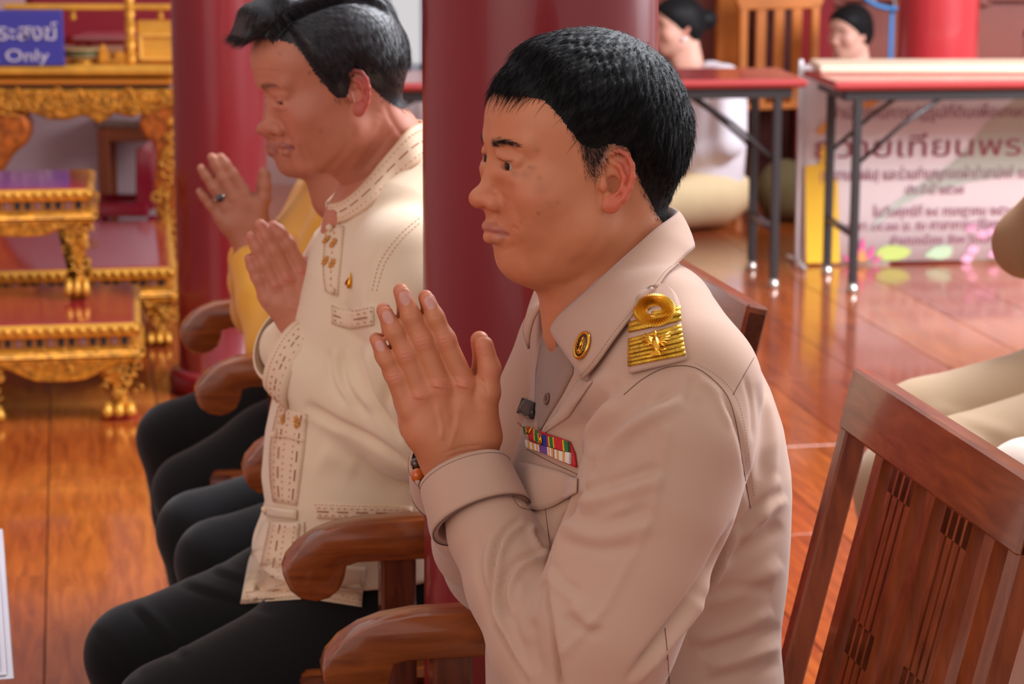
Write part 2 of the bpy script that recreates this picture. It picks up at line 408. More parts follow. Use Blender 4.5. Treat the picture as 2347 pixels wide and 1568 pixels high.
# ---------------------------------------------------------------- people: heads, hands, hair
def head_frame(px, py, fr, l, yaw, pitch, roll=0.):
    """ear-level centre of the head from the place of the near ear; yaw/pitch in degrees (pitch>0 looks down)"""
    a = math.radians(yaw); b = math.radians(pitch)
    F = np.array([-math.cos(a)*math.cos(b), -math.sin(a)*math.cos(b), -math.sin(b)]); L = np.array([math.sin(a), -math.cos(a), 0.])
    U = np.cross(F, L); U /= np.linalg.norm(U)
    if U[2] < 0: U = -U
    if roll: r = math.radians(roll); L, U = L*math.cos(r)+U*math.sin(r), U*math.cos(r)-L*math.sin(r)
    return fr.on(px, py, l), F, L, U
class Head:
    def __init__(s, o, F, L, U, S, **p): s.o, s.F, s.L, s.U, s.S = o, F, L, U, S; s.p = p; s.M = np.array([F, L, U])
    def __call__(s, f, l, u): return s.o + s.S*(s.F*f + s.L*l + s.U*u)
    def loc(s, P): return (np.asarray(P)-s.o)@s.M.T/s.S
    def build(s, so, detail=2):
        p = s.p; S = s.S; M = s.M; g = p.get
        E = lambda c, r, k=.02, mode='u', R=None: so.ell(s(*c), np.array(r)*S, M if R is None else R@M, k*S, mode)
        K = lambda a, b, ra, rb=None, k=.02, mode='u': so.cap(s(*a), s(*b), ra*S, (ra if rb is None else rb)*S, k*S, mode)
        jw = g('jaw', 1.); ck = g('cheek', 1.)
        # neck and throat
        nb = g('neck', (-.045, -.17)); nr = g('neck_r', .056)
        K((-.03, 0, -.05), (nb[0], 0, nb[1]), nr*.98, nr*1.06, .03)
        K((.01, 0, -.105), (nb[0]+.045, 0, nb[1]-.01), .034, .036, .03)
        E((-.004, 0, .032), (.097, .0755, .088), .03)
        fo = g('fore', 0.); E((.042+fo, 0, .042+fo*.5), (.0605, .066, .052), .03)
        E((.033, 0, -.022), (.064, .0665, .060), .03)
        E((.024, 0, -.064), (.061, .056*jw, .047), .03)
        for q in (-1, 1):
            E((.062, q*.041, -.03), (.03*ck, .0265*ck, .027), .02)
            K((.010, q*.047*jw, -.064), (.060, q*.014, -.097), .020*jw, .0175, .028)
            if detail > 1: E((.068, q*.034, -.060), (.018, .018, .02), .02)
            K((.095+fo*.6, q*.012, .021), (.080+fo*.5, q*.046, .023), .0085, .0075, .014)
        E((.0675, 0, -.100), (.0195, .023, .0165), .014)
        if g('dchin'): E((.042, 0, -.106), (.033, .038, .022*g('dchin')), .025)
        E((.066, 0, -.072), (.0330, .031, .024), .014)
        # eyes
        for q in (-1, 1):
            E((.109, q*.030, .001), (.0165, .0185, .0105), .015, 's')
            if detail > 1:
                E((.0845, q*.031, -.001), (.0148, .0168, .0138), .006)                         # lids over the eyeball
                K((.0965, q*.017, -.011), (.092, q*.044, -.013), .0042, .0035, .012)               # lower bag
                K((.0995, q*.020, .0085), (.0895, q*.046, .0065), .0042, .004, .007)               # fold of the upper lid
                op = g('open', .0040)
                Rz = np.array([[1, 0, 0], [0, 1, -q*.10], [0, q*.10, 1]])
                E((.1015, q*.0305, g('lidu', -.001)), (.0185, .0142, op), .0018, 's', Rz)
        # nose
        nt = g('nose', (.1125, -.040)); nw = g('nose_w', 1.)
        K((.0925, 0, .010), (nt[0]-.006, 0, nt[1]+.006), .0072, .0088*nw, .012)
        E((nt[0], 0, nt[1]), (.0118, .0125*nw, .0108), .008)
        for q in (-1, 1):
            E((nt[0]-.0125, q*.0145*nw, nt[1]-.0035), (.0118, .0072*nw, .0088), .006)
            if detail > 1: E((nt[0]-.004, q*.0072*nw, nt[1]-.0125), (.0062, .0036, .0048), .003, 's')
        K((nt[0]-.012, 0, nt[1]-.010), (.0975, 0, -.062), .006, .006, .008)
        # lips
        lz = g('lip', -.0725); lf = g('lipf', .003)
        up = [(.0860, .0235, lz+.0006), (.0975, .0125, lz+.0030), (.1000+lf, 0, lz+.0040), (.0975, -.0125, lz+.0030), (.0860, -.0235, lz+.0006)]
        lo = [(.0850, .0215, lz-.0035), (.0948, .0125, lz-.0060), (.0968+lf, 0, lz-.0070), (.0948, -.0125, lz-.0060), (.0850, -.0215, lz-.0035)]
        for a, b, ra, rb in zip(up[:-1], up[1:], (.0024, .0044, .0048, .0044), (.0044, .0048, .0044, .0024)): K(a, b, ra, rb, .004)
        for a, b, ra, rb in zip(lo[:-1], lo[1:], (.0028, .0054, .0060, .0054), (.0054, .0060, .0054, .0028)): K(a, b, ra, rb, .004)
        s.lips = (up, lo)
        mo = [(.0885, .0275, lz-.0012), (.1025, .013, lz-.0014), (.1055+lf, 0, lz-.0016), (.1025, -.013, lz-.0014), (.0885, -.0275, lz-.0012)]
        if detail > 1:
            for a, b in zip(mo[:-1], mo[1:]): K(a, b, .0017, .0017, .002, 's')
        # ears
        es = g('ear', 1.); et = math.radians(g('ear_out', 28)); eu = g('ear_u', -.01)
        for q in (-1, 1):
            # ear plane axes: x back-out, y normal, z up (tilted back)
            ax = np.array([-math.cos(et), q*math.sin(et), 0.]); tl = math.radians(12)
            up_ = np.array([-math.sin(tl), 0, math.cos(tl)]); up_ = up_-ax*(up_@ax); up_ /= np.linalg.norm(up_); nn = np.cross(ax, up_)*(1 if q > 0 else -1)
            if nn[1]*q < 0: nn = -nn
            c0 = np.array([.004, q*.0715, eu]); T = lambda x, y, z: tuple(c0 + es*(ax*x+nn*y+up_*z))
            R = np.array([ax, nn, up_])
            E(T(.013, .0005, .001), (.0155*es, .0034*es, .0275*es), .006, 'u', R)
            if detail > 1:
                E(T(.0125, .0065, .002), (.0115*es, .0052*es, .0225*es), .003, 's', R)
                rim = [T(-.001, .004, .004), T(-.001, .0048, .016), T(.004, .0052, .0255), T(.0125, .0058, .0298), T(.0215, .006, .0262), T(.0268, .006, .0165), T(.0278, .0058, .005), T(.0255, .0052, -.006), T(.0205, .0045, -.0155), T(.013, .0035, -.0235)]
                for a, b in zip(rim[:-1], rim[1:]): K(a, b, .0027*es, .0027*es, .0025)
                anti = [T(.006, .003, .019), T(.0145, .0042, .0145), T(.0195, .0045, .004), T(.0175, .0042, -.007), T(.011, .0035, -.014)]
                for a, b in zip(anti[:-1], anti[1:]): K(a, b, .0023*es, .0025*es, .003)
                E(T(.0085, .002, -.003), (.0065*es, .007*es, .0085*es), .003, 's', R)
                E(T(.0, .0045, -.005), (.0042*es, .0034*es, .0062*es), .004, 'u', R)
                E(T(.0075, .0028, -.0235), (.0085*es, .0042*es, .0085*es), .005, 'u', R)
            else: E(T(.0075, .0028, -.02), (.0085*es, .0042*es, .0085*es), .005, 'u', R)
        s.eye = (.0845, .031, -.001)
        return s
    def tint(s, P, base, N=None, lipc=(150, 78, 74), warm=(190, 96, 72), brow=True, browc=(52, 42, 40), browdrop=0.):
        """skin colour per vertex: lips, warm nose, cheeks and ears, brows, shaven stubble"""
        q = s.loc(P); f, l, u = q.T; c = np.tile(np.array(lin(base)), (len(P), 1))
        def mix(m, col): c[:] = c*(1-m[:, None]) + np.array(lin(col))*m[:, None]
        near = (np.abs(f) < .14) & (np.abs(l) < .12) & (u > -.14) & (u < .14)
        al = np.abs(l)
        mix(near*.55*np.exp(-(((f-.115)/.02)**2+(l/.02)**2+((u+.045)/.014)**2)), warm)
        mix(near*.40*np.exp(-(((f-.07)/.04)**2+((al-.045)/.022)**2+((u+.03)/.022)**2)), warm)
        mix(near*.75*np.clip((al-.0765)/.006, 0, 1)*(f < .02)*(f > -.045)*(u > -.048), s.p.get('earc', warm))
        for ln in s.lips:
            d = np.full(len(P), 9.)
            for a, b in zip(ln[:-1], ln[1:]):
                a = np.array(a); b = np.array(b); h = np.clip(((q-a)@(b-a))/((b-a)@(b-a)), 0, 1); d = np.minimum(d, np.linalg.norm(q-(a+h[:, None]*(b-a)), axis=1))
            mix(np.clip((.0066-d)/.002, 0, 1)*(f > .06)*.75, lipc)
        if brow:
            t = np.clip((al-.012)/.036, 0, 1); bc = .0195 + .0048*np.sin(t*2.4)-.002*t-browdrop; th = .0054*(1-.55*t)
            m = np.clip(1.3-np.abs(u-bc)/th, 0, 1)*np.clip((al-.010)/.004, 0, 1)*np.clip((.05-al)/.008, 0, 1)*(f > .05)
            mix(m*.66, browc)
        lu = s.p.get('lidu', -.001)+s.p.get('open', .004); m = np.exp(-((u-lu+.0-.002*np.abs(al-.031)/.014)/.0011)**2)*(f > .082)*np.clip((.0150-np.abs(al-.0315))/.003, 0, 1)*near; mix(m*.75, (40, 26, 24))
        return c
def eyeballs(hd, parent, n=24):
    """white eyeball with dark iris and pupil, each a child of its person"""
    for q in (1, -1):
        V = []; F = []; c = hd(.0845, q*.031, -.001); r = .0124*hd.S; cols = []
        gaze = hd.F + hd.U*hd.p.get('gaze', 0.); gaze /= np.linalg.norm(gaze); a = np.cross(gaze, hd.U); a /= np.linalg.norm(a); b = np.cross(a, gaze)
        th = [0, .12, .2, .24, .44, .56, .60, .9, 1.4, 2.0, 2.6, 3.1416]
        for t in th:
            for k in range(n):
                ph = 2*math.pi*k/n; rr = r*(1.03 if t < .57 else 1.)
                V.append(c + rr*(math.cos(t)*gaze + math.sin(t)*(math.cos(ph)*a+math.sin(ph)*b)))
                cols.append(lin((10, 8, 8) if t < .22 else (34, 20, 15) if t < .53 else (26, 16, 13) if t < .6 else (188, 164, 154)))
        for i in range(len(th)-1):
            for k in range(n): F.append((i*n+k, i*n+(k+1) % n, (i+1)*n+(k+1) % n, (i+1)*n+k))
        mesh_obj('eyeball', V, F, mat('eye', (200, 190, 185), rough=.12, attr='col', spec=.3), parent, attrs={'col': np.array(cols)})
def strand_mesh(roots, dirs, normals_, lens, lift, droop, wid, seg=4, rnd=.25, grav=None):
    """many tapered three-sided hairs as one mesh"""
    n = len(roots); P = roots.copy(); T = _rown(dirs + normals_*lift[:, None] + rng.normal(0, rnd, (n, 3))); pts = [P.copy()]
    g = np.array([0, 0, -1.]) if grav is None else grav
    for i in range(seg):
        T = _rown(T - normals_*(droop*lift[:, None]) + g*.12); P = P + T*(lens/seg)[:, None]; pts.append(P.copy())
    V = np.zeros((n, seg+1, 3, 3)); side = _rown(np.cross(dirs, normals_)+1e-6)
    for i in range(seg+1):
        w_ = wid*(1-.85*(i/seg)**1.5)
        V[:, i, 0] = pts[i]+side*w_[:, None]; V[:, i, 1] = pts[i]-side*w_[:, None]; V[:, i, 2] = pts[i]+normals_*(w_*1.2)[:, None]
    F = []
    b = (np.arange(n)*(seg+1)*3)[:, None]
    for i in range(seg):
        for j in range(3):
            k = (j+1) % 3; F.append(b+np.array([[i*3+j, i*3+k, (i+1)*3+k, (i+1)*3+j]]))
    return V.reshape(-1, 3), np.concatenate(F)
def sample_surface(V, F, weight, n):
    a, b, c, d = (V[F[:, i]] for i in range(4)); ar = np.linalg.norm(np.cross(c-a, d-b), axis=1)/2; wv = weight[F].mean(1)*ar
    p = np.cumsum(wv); i = np.searchsorted(p, rng.random(n)*p[-1]); i = np.minimum(i, len(F)-1); s, t = rng.random((2, n))[:, :, None]
    return (a[i]*(1-s)*(1-t)+b[i]*s*(1-t)+c[i]*s*t+d[i]*(1-s)*t), i
def hand(so, fr, spec, side=1, l0=0., th=1., k=.006):
    """spec: finger -> [(px,py,l_offset,r)...] drawn for the near hand; side -1 mirrors it across the palms"""
    def W(q): P = fr.on(q[0], q[1], l0+q[2]); return P if side > 0 else fr.mir_l(P, l0)
    for name in ('palm', 'index', 'middle', 'ring', 'little', 'thumb', 'web'):
        for ch in spec.get(name, []):
            P = [W(q) for q in ch]; so.chain(P, [q[3]*th for q in ch], k if name not in ('palm', 'web') else .012)
    return [W(ch[0][-1]) for ch in [spec[x] for x in ('index', 'middle', 'ring', 'little', 'thumb')]]
def _mir_l(s, P, l0): f, l, z = s.loc(P); return s.W(f, 2*l0-l, z)
Frame.mir_l = _mir_l
def nail_ops(so, W, spec, side, l0, fr, scale=1.):
    """finger nail plates; returns centres for colouring"""
    out = []
    for nm, (px, py, lo, ax, r1, r2) in spec.items():
        c = fr.on(px, py, l0+lo); c2 = fr.on(px+ax[0], py+ax[1], l0+lo+ax[2]); 
        if side < 0: c = fr.mir_l(c, l0); c2 = fr.mir_l(c2, l0)
        a = _n(c2-c); nn = fr.L*side*(.0 if nm == 'thumb' else 1.)+(fr.F*-1 if nm == 'thumb' else 0); nn = _n(nn-a*(nn@a)); b = np.cross(a, nn)
        so.ell(c, (r1, r2, .0011), np.array([a, b, nn]), .0008); out.append((c, a, b, nn, r1, r2))
    return out
def tint_nails(c, P, nails, col, lun):
    for (o, a, b, nn, r1, r2) in nails:
        q = P-o; x = q@a/r1; y = q@b/r2; z = np.abs(q@nn); m = np.clip((1.15-np.sqrt(x*x+y*y))/.12, 0, 1)*(z < .0035)*(q@nn > -.0015)
        c[:] = c*(1-m[:, None]*.85)+np.array(lin(col))*m[:, None]*.85
    return c

def hair_shell(hd, V1, F1, T, crown, amp=.00045, ks=(31, 53, 89, 131, 197)):
    """hair volume grown outwards from the scalp by T(q), with combed locks running away from the crown"""
    Vs = relax(V1.copy(), F1, 6, .6); N = normals(Vs, F1); q = hd.loc(V1); t = T(q); 
    d = q-np.array(crown); ph = np.arctan2(d[:, 1], d[:, 0]); rr = np.linalg.norm(d, axis=1)
    g = np.zeros(len(q))
    for i, k in enumerate(ks): g += np.sin(ph*k+5*np.sin(rr*(70+22*i)+i)+3*np.sin(q[:, 2]*40+2*i)+2*np.sin(q[:, 1]*60+i))
    V = V1 + N*(t+g*amp*smoothstep(t, .002, .008))[:, None]
    keep = (t[F1] > -.0005).all(1) & (t[F1] > .0004).any(1); F = F1[keep]
    u, inv = np.unique(F, return_inverse=True); V = V[u]; F = inv.reshape(F.shape); return V, F, t[u]
def smoothstep(x, a, b): t = np.clip((x-a)/(b-a), 0, 1); return t*t*(3-2*t)
# ================================================================ the officer in khaki
YAW = 10.6
CH1 = Frame((0, 0), YAW)
farm = at_z(735, 1470, .62)                                   # scroll of the far arm of his chair
O1 = farm + CH1.L*.275; OFF = Frame(O1[:2], YAW)
skin1 = (202, 126, 88)
o, Fh, Lh, Uh = head_frame(1397, 388, OFF, .078, 21, -2.5)
h1 = Head(o - Lh*.075*.98, Fh, Lh, Uh, .98, jaw=1.06, cheek=1.04, dchin=1.1, ear=1.06, neck=(-.05, -.17), neck_r=.062, nose=(.1120, -.039), open=.0040, earc=(206, 92, 70), ear_u=-.012)
def officer():
    fr = OFF; W = fr.on
    # ---- body in one skin: head, neck, trunk, arms
    so = Solid(); h1.build(so)
    tr = []
    for (py, pf, pb, wd, ex) in ((760, 1330, 1620, .09, 2.2), (830, 1300, 1670, .135, 2.3), (900, 1280, 1690, .15, 2.4), (1100, 1235, 1725, .155, 2.4), (1300, 1205, 1725, .15, 2.4), (1500, 1180, 1715, .15, 2.4), (1750, 1180, 1715, .16, 2.4)):
        a, b = fr.loc(W(pf, py)), fr.loc(W(pb, py)); tr.append(((a[2]+b[2])/2, a[0], b[0], wd-.015, ex, 0))
    body = Solid(); body.loft(fr, tr, .04)
    nb = h1(-.045, 0, -.15); body.cap(nb, W(1480, 800), .062, .08, .05)
    arm = [W(1585, 905, .175), W(1350, 1590, .235), W(1190, 1330, .13), W(1080, 1120, .045)]
    for P in (arm, [fr.mir(p) for p in arm]):
        body.chain([W(1500, 800, .06) if P is arm else fr.mir(W(1500, 800, .06)), P[0]], [.055, .05], .04)
        body.chain(P, [.046, .040, .030, .026], .02)
    V1, F1 = so.mesh(.0019); Vb, Fb = body.mesh(.008)
    V1 = relax(V1, F1, 1, .3)
    # sculpted lines of the face (picture px, size px, mm)
    st = [('v', [(1108, 262), (1140, 256), (1175, 262)], 3, .35), ('v', [(1110, 244), (1150, 240)], 3, .25),
          ('v', [(1135, 342), (1160, 335), (1185, 352), (1200, 366)], 2.6, .9),            # upper lid crease
          ('r', [(1140, 338), (1165, 328), (1192, 346)], 4, .5),
          ('v', [(1150, 385), (1175, 392), (1195, 384)], 5, .7), ('r', [(1150, 376), (1175, 381), (1195, 373)], 5, .5),
          ('v', [(1165, 440), (1176, 470), (1192, 505), (1196, 530)], 8, 1.0),              # nose to mouth
          ('v', [(1150, 445), (1163, 462), (1160, 478)], 4, .9),
          ('v', [(1172, 520), (1182, 524), (1186, 532)], 4, 1.2),
          ('v', [(1140, 573), (1165, 570), (1185, 560)], 8, 1.0),
          ('r', [(1200, 560), (1230, 590), (1270, 610)], 22, 1.2),
          ('r', [(1190, 405), (1230, 410), (1265, 425)], 22, 1.2),
          ('v', [(1398, 470), (1385, 520), (1350, 580), (1300, 615)], 12, 1.0),             # jaw line below the ear
          ('v', [(1245, 655), (1300, 650), (1350, 625)], 10, 1.0)]
    V1 = carve(V1, F1, st)
    # ---- hands
    R = .0092
    sp = {'index': [[(1066, 882, .017, .0118), (1021, 778, .0135, .0102), (997, 728, .011, .0092), (981, 688, .0085, .0078)]],
          'middle': [[(1008, 886, .018, .0122), (966, 782, .0145, .0105), (941, 724, .0115, .0094), (924, 674, .009, .0080)]],
          'ring': [[(966, 905, .0165, .0118), (930, 812, .0135, .0098), (903, 760, .011, .0088), (884, 718, .0085, .0076)]],
          'little': [[(938, 940, .0145, .0108), (906, 866, .0115, .0086), (884, 824, .0095, .0078), (866, 784, .008, .0068)]],
          'thumb': [[(1094, 985, .014, .016), (1116, 900, .018, .0135), (1122, 846, .016, .0112), (1110, 792, .014, .0098)]],
          'palm': [[(1066, 1075, .012, .026), (1052, 1010, .013, .022), (1064, 890, .0155, .0135)], [(1040, 1070, .012, .026), (1012, 1000, .014, .020), (1006, 890, .016, .0138)],
                   [(1025, 1050, .012, .023), (985, 990, .013, .018), (966, 908, .0145, .0132)], [(1010, 1040, .012, .022), (965, 985, .012, .0165), (942, 935, .013, .0125)],
                   [(1075, 1060, .012, .026), (1100, 1000, .014, .021), (1104, 940, .015, .016)], [(1098, 960, .014, .0150), (1060, 930, .0145, .0130)],
                   [(1040, 1080, .013, .027), (1105, 1230, .06, .033)], [(1080, 1080, .013, .026), (1130, 1220, .06, .03)]]}
    hs = []; nails = []
    for side in (1, -1):
        hh = Solid(); hand(hh, fr, sp, side)
        nails += nail_ops(hh, None, {'index': (985, 694, .0158, (-9, -24, -.0015), .0064, .0054), 'middle': (928, 684, .0164, (-10, -28, -.0015), .0066, .0056),
                              'ring': (889, 727, .0155, (-12, -26, -.0015), .0062, .0052), 'little': (871, 793, .0140, (-14, -28, -.001), .0054, .0044)}, side, 0., fr)
        v, f = hh.mesh(.00125); v = relax(v, f, 1, .35)
        if side > 0:
            kn = []
            for (x, y) in ((1021, 778), (968, 784), (932, 812), (904, 864)):
                kn += [('v', [(x-15, y-5), (x-2, y-9), (x+13, y-12)], 1.6, .35), ('v', [(x-15, y+4), (x, y), (x+14, y-4)], 1.6, .4), ('v', [(x-13, y+12), (x, y+9), (x+14, y+4)], 1.6, .3)]
            for (x, y) in ((997, 730), (942, 724), (903, 760), (885, 826)):
                kn += [('v', [(x-11, y+1), (x, y-3), (x+11, y-6)], 1.4, .3)]
            kn += [('r', [(1065, 868), (1060, 890)], 15, 1.6), ('r', [(1008, 872), (1004, 890)], 14, 1.6), ('r', [(962, 900), (960, 915)], 12, 1.0),
                   ('v', [(1036, 905), (1040, 950), (1035, 990)], 10, .9), ('v', [(985, 905), (1000, 950), (1010, 990)], 9, .9), ('r', [(1000, 930), (1012, 975), (1012, 1010)], 6, .9),
                   ('r', [(1055, 920), (1045, 980), (1030, 1030)], 6, .6), ('v', [(1015, 1040), (1060, 1025), (1110, 1020)], 3, .4), ('v', [(1020, 1050), (1070, 1036), (1122, 1034)], 2.5, .4),
                   ('v', [(1118, 905), (1110, 880), (1098, 868)], 4, .8), ('v', [(1106, 820), (1120, 816), (1134, 822)], 2, .3)]
            v = carve(v, f, [(a_, b_, c_, d_*1.25) for a_, b_, c_, d_ in kn])
        hs.append((v, f))
    V, F = join([(V1, F1), (Vb, Fb)]+hs)
    base = skin1; c = h1.tint(V, base, lipc=(168, 92, 88), warm=(206, 110, 82), browc=(48, 40, 38))
    hp = h1.loc(V); 
    # hands: redder knuckles and finger ends
    px, py, dd = proj(V); onh = (px < 1150) & (py > 650) & (py < 1150) & (dd > 1.5)
    fl, ll, zz = fr.loc(V); onh &= np.abs(ll) < .05
    red = np.zeros(len(V))
    for (x, y, r) in ((1021, 778, 18), (968, 784, 18), (932, 812, 16), (904, 864, 14), (1062, 880, 20), (1008, 884, 18), (962, 912, 18), (978, 690, 22), (922, 680, 22), (884, 722, 22), (866, 790, 20), (1112, 800, 26), (1126, 850, 16)):
        red = np.maximum(red, np.exp(-((px-x)**2+(py-y)**2)/r**2))
    red *= onh; c = c*(1-.45*red[:, None])+np.array(lin((214, 120, 100)))*.45*red[:, None]
    c = tint_nails(c, V, nails, (214, 158, 146), None)
    # close-cropped sides of the head darken the skin
    hm = hair_mask1(hp, soft=True); c = c*(1-.85*hm[:, None])+np.array(lin((34, 28, 28)))*.85*hm[:, None]
    # a few age spots and a mole (true colour of the skin)
    for (x, y, r, s_) in ((1234, 489, 3.2, .8), (1193, 510, 2, .6), (1178, 398, 9, .35), (1222, 385, 6, .35), (1232, 345, 7, .3), (1213, 383, 4, .5), (1236, 408, 6, .3), (1415, 500, 2.6, .5), (1240, 430, 14, .2), (1262, 470, 10, .15), (1325, 640, 3, .6), (1278, 465, 6, .25), (1205, 400, 12, .25)):
        m = s_*np.exp(-((px-x)**2+(py-y)**2)/(r*r))*((dd < OFF_D+.02) & ~onh); c = c*(1-m[:, None])+np.array(lin((112, 62, 48)))*m[:, None]
    me = mesh_obj('person', V, F, SKIN, attrs={'col': c}, loc=O1*np.array([1, 1, 0]))
    tag(me, 'man in a khaki uniform shirt with gold shoulder board, looking ahead over pressed palms', 'person')
    return me, (V1, F1), hs
SKIN = mat('skin', (200, 140, 110), rough=.48, attr='col', sss=.12, bump=.25, bscale=700, var=.07, vscale=60, spec=.45)
OFF_D = proj(OFF.W(0.2, 0, 1.2))[2]

def hair_mask1(q, soft=False):
    """where hair grows on the officer's head, in head axes (metres at scale 1)"""
    f, l, u = q.T; al = np.abs(l)
    # hairline: height above which hair grows, as a function of f (forward)
    hl = np.interp(f, [-.13, -.095, -.07, -.045, -.02, .0, .012, .024, .034, .044, .055, .07, .12], [-.082, -.078, -.064, -.036, .010, .012, -.022, -.018, .012, .032, .052, .072, .076])
    if soft: return smoothstep(u, *(0, 1)) if False else np.clip((u-hl)/.028, 0, 1)**1.2*(np.hypot(f, l) < .2)*(u > -.09)
    return np.clip((u-hl-.004)/.02, 0, 1)
def hair_officer(parent, V1, F1):
    N = normals(V1, F1); q = h1.loc(V1); m = hair_mask1(q); f, l, u = q.T
    m = m*(np.hypot(f, l) < .2)*(np.abs(l) < .0805+.5*(u > .0))
    thick = smoothstep(u - np.interp(f, [-.13, -.095, -.07, -.045, -.02, .01, .03, .045, .06, .12], [-.075, -.068, -.05, -.015, .032, .045, .052, .058, .066, .070]), 0, .03)
    hd = h1; crown = np.array([-.062, .0, .118])
    def T(q):
        f, l, u = q.T; al = np.abs(l)
        hl = np.interp(f, [-.13, -.095, -.07, -.045, -.02, .0, .018, .032, .045, .055, .07, .12], [-.074, -.066, -.045, -.012, .030, .034, .028, .034, .048, .062, .080, .086])
        t = .0185*smoothstep(u-hl, -.012, .05)+.004*smoothstep(f, .05, .09)*smoothstep(u, .06, .08)
        t = t*(1-.25*smoothstep(-f, .03, .09)*smoothstep(-u, -.02, .03))
        return np.where((al > .0785) & (u < .028) | (u < hl-.012) | (np.hypot(f, l) > .2), -.001, t)
    V, F, ts = hair_shell(hd, V1, F1, T, crown); Nc = normals(V, F)
    # strands: long ones over the cap, short ones at the faded sides
    wcap = smoothstep(ts, .0005, .006)+.05; P, i = sample_surface(V, F, wcap, 26000); nn = Nc[F[i, 0]]
    def field(P, nn):
        ql = hd.loc(P); d = ql-crown; d[:, 2] *= .8; d = d@hd.M; d = d-nn*(d*nn).sum(1)[:, None]; return _rown(d+1e-6)
    ql = hd.loc(P); front = smoothstep(ql[:, 0], .02, .08)*smoothstep(ql[:, 2], .04, .08)
    L = rng.uniform(.010, .022, len(P))*(1+.5*front)*np.where(ql[:, 2] < .0, .6, 1); lift = rng.uniform(.05, .3, len(P))*(1-.55*front)
    a = strand_mesh(P-nn*.0015, field(P, nn), nn, L, lift, .35, rng.uniform(.00018, .00034, len(P)), 4, .10)
    w2 = m*(1-thick*.6); w2 = np.where(np.isnan(w2), 0, w2); P, i = sample_surface(V1, F1, w2, 14000); nn = N[F1[i, 0]]
    dn = np.tile(hd.F*-.55-hd.U*.8, (len(P), 1)); ql = hd.loc(P); dn = np.where((ql[:, 0] > .02)[:, None], hd.F*-.2-hd.U, dn); dn = _rown(dn-nn*(dn*nn).sum(1)[:, None])
    b = strand_mesh(P, dn, nn, rng.uniform(.003, .008, len(P)), rng.uniform(.1, .3, len(P)), .3, np.full(len(P), .00019), 2, .22)
    # brow hairs
    bp = []
    for s_ in (1, -1):
        for k in range(170):
            t_ = rng.random(); al = .013+.035*t_; bc = .0195+.0048*math.sin(t_*2.4)-.002*t_+rng.normal(0, .0019*(1-.4*t_))
            bp.append((.16, s_*al, bc, s_))
    bv = BVHTree.FromPolygons([tuple(v) for v in V1.tolist()], F1.tolist()); rr = []; rn = []; rd = []
    for (x, y, z, s_) in bp:
        o_ = hd(x, y, z); hit = bv.ray_cast(Vector(o_), Vector(-hd.F))
        if hit[0] is not None: rr.append(np.array(hit[0])); rn.append(np.array(hit[1])); rd.append(hd.L*s_*.9-hd.F*.5+hd.U*.25)
    rn = np.array(rn); rd = np.array(rd); rd = _rown(rd-rn*(rd*rn).sum(1)[:, None])
    e = strand_mesh(np.array(rr), rd, rn, rng.uniform(.005, .009, len(rr)), rng.uniform(.05, .2, len(rr)), .2, np.full(len(rr), .00018), 2, .12)
    # fringe hanging on the forehead
    fx = []; 
    for k in range(700):
        l_ = rng.uniform(-.05, .066); fx.append((.0, l_))
    fr_r = []; 
    cb = BVHTree.FromPolygons([tuple(v) for v in V.tolist()], F.tolist()); fn = []; fd = []
    for (_, l_) in fx:
        o_ = hd(.3, l_, rng.uniform(.084, .10)-.5*max(0, l_-.04)); hit = cb.ray_cast(Vector(o_), Vector(-hd.F))
        if hit[0] is not None: fr_r.append(np.array(hit[0])); fn.append(np.array(hit[1])); fd.append(-hd.U*.9+hd.F*.35+hd.L*rng.normal(.1, .25))
    fn = np.array(fn); fd = np.array(fd); fd = _rown(fd-fn*(fd*fn).sum(1)[:, None])
    g = strand_mesh(np.array(fr_r)-fn*.001, fd, fn, rng.uniform(.010, .024, len(fr_r)), rng.uniform(-.05, .2, len(fr_r)), .3, np.full(len(fr_r), .00026), 4, .10)
    V, F = join([(V, F), a, b, e, g])
    return mesh_obj('hair', V, F, HAIR, parent, loc=None)
HAIR = mat('black_hair', (17, 15, 17), rough=.58, spec=.16, var=.3, vscale=300)
KHAKI = mat('khaki_cloth', (192, 154, 133), rough=.85, bump=.12, bscale=900, sheen=.25, var=.035, vscale=5, spec=.2)
KHAKI_IN = mat('khaki_cloth_inside', (150, 116, 102), rough=.9, sheen=.2)
THREAD = mat('khaki_seam_thread', (118, 84, 72), rough=.9)
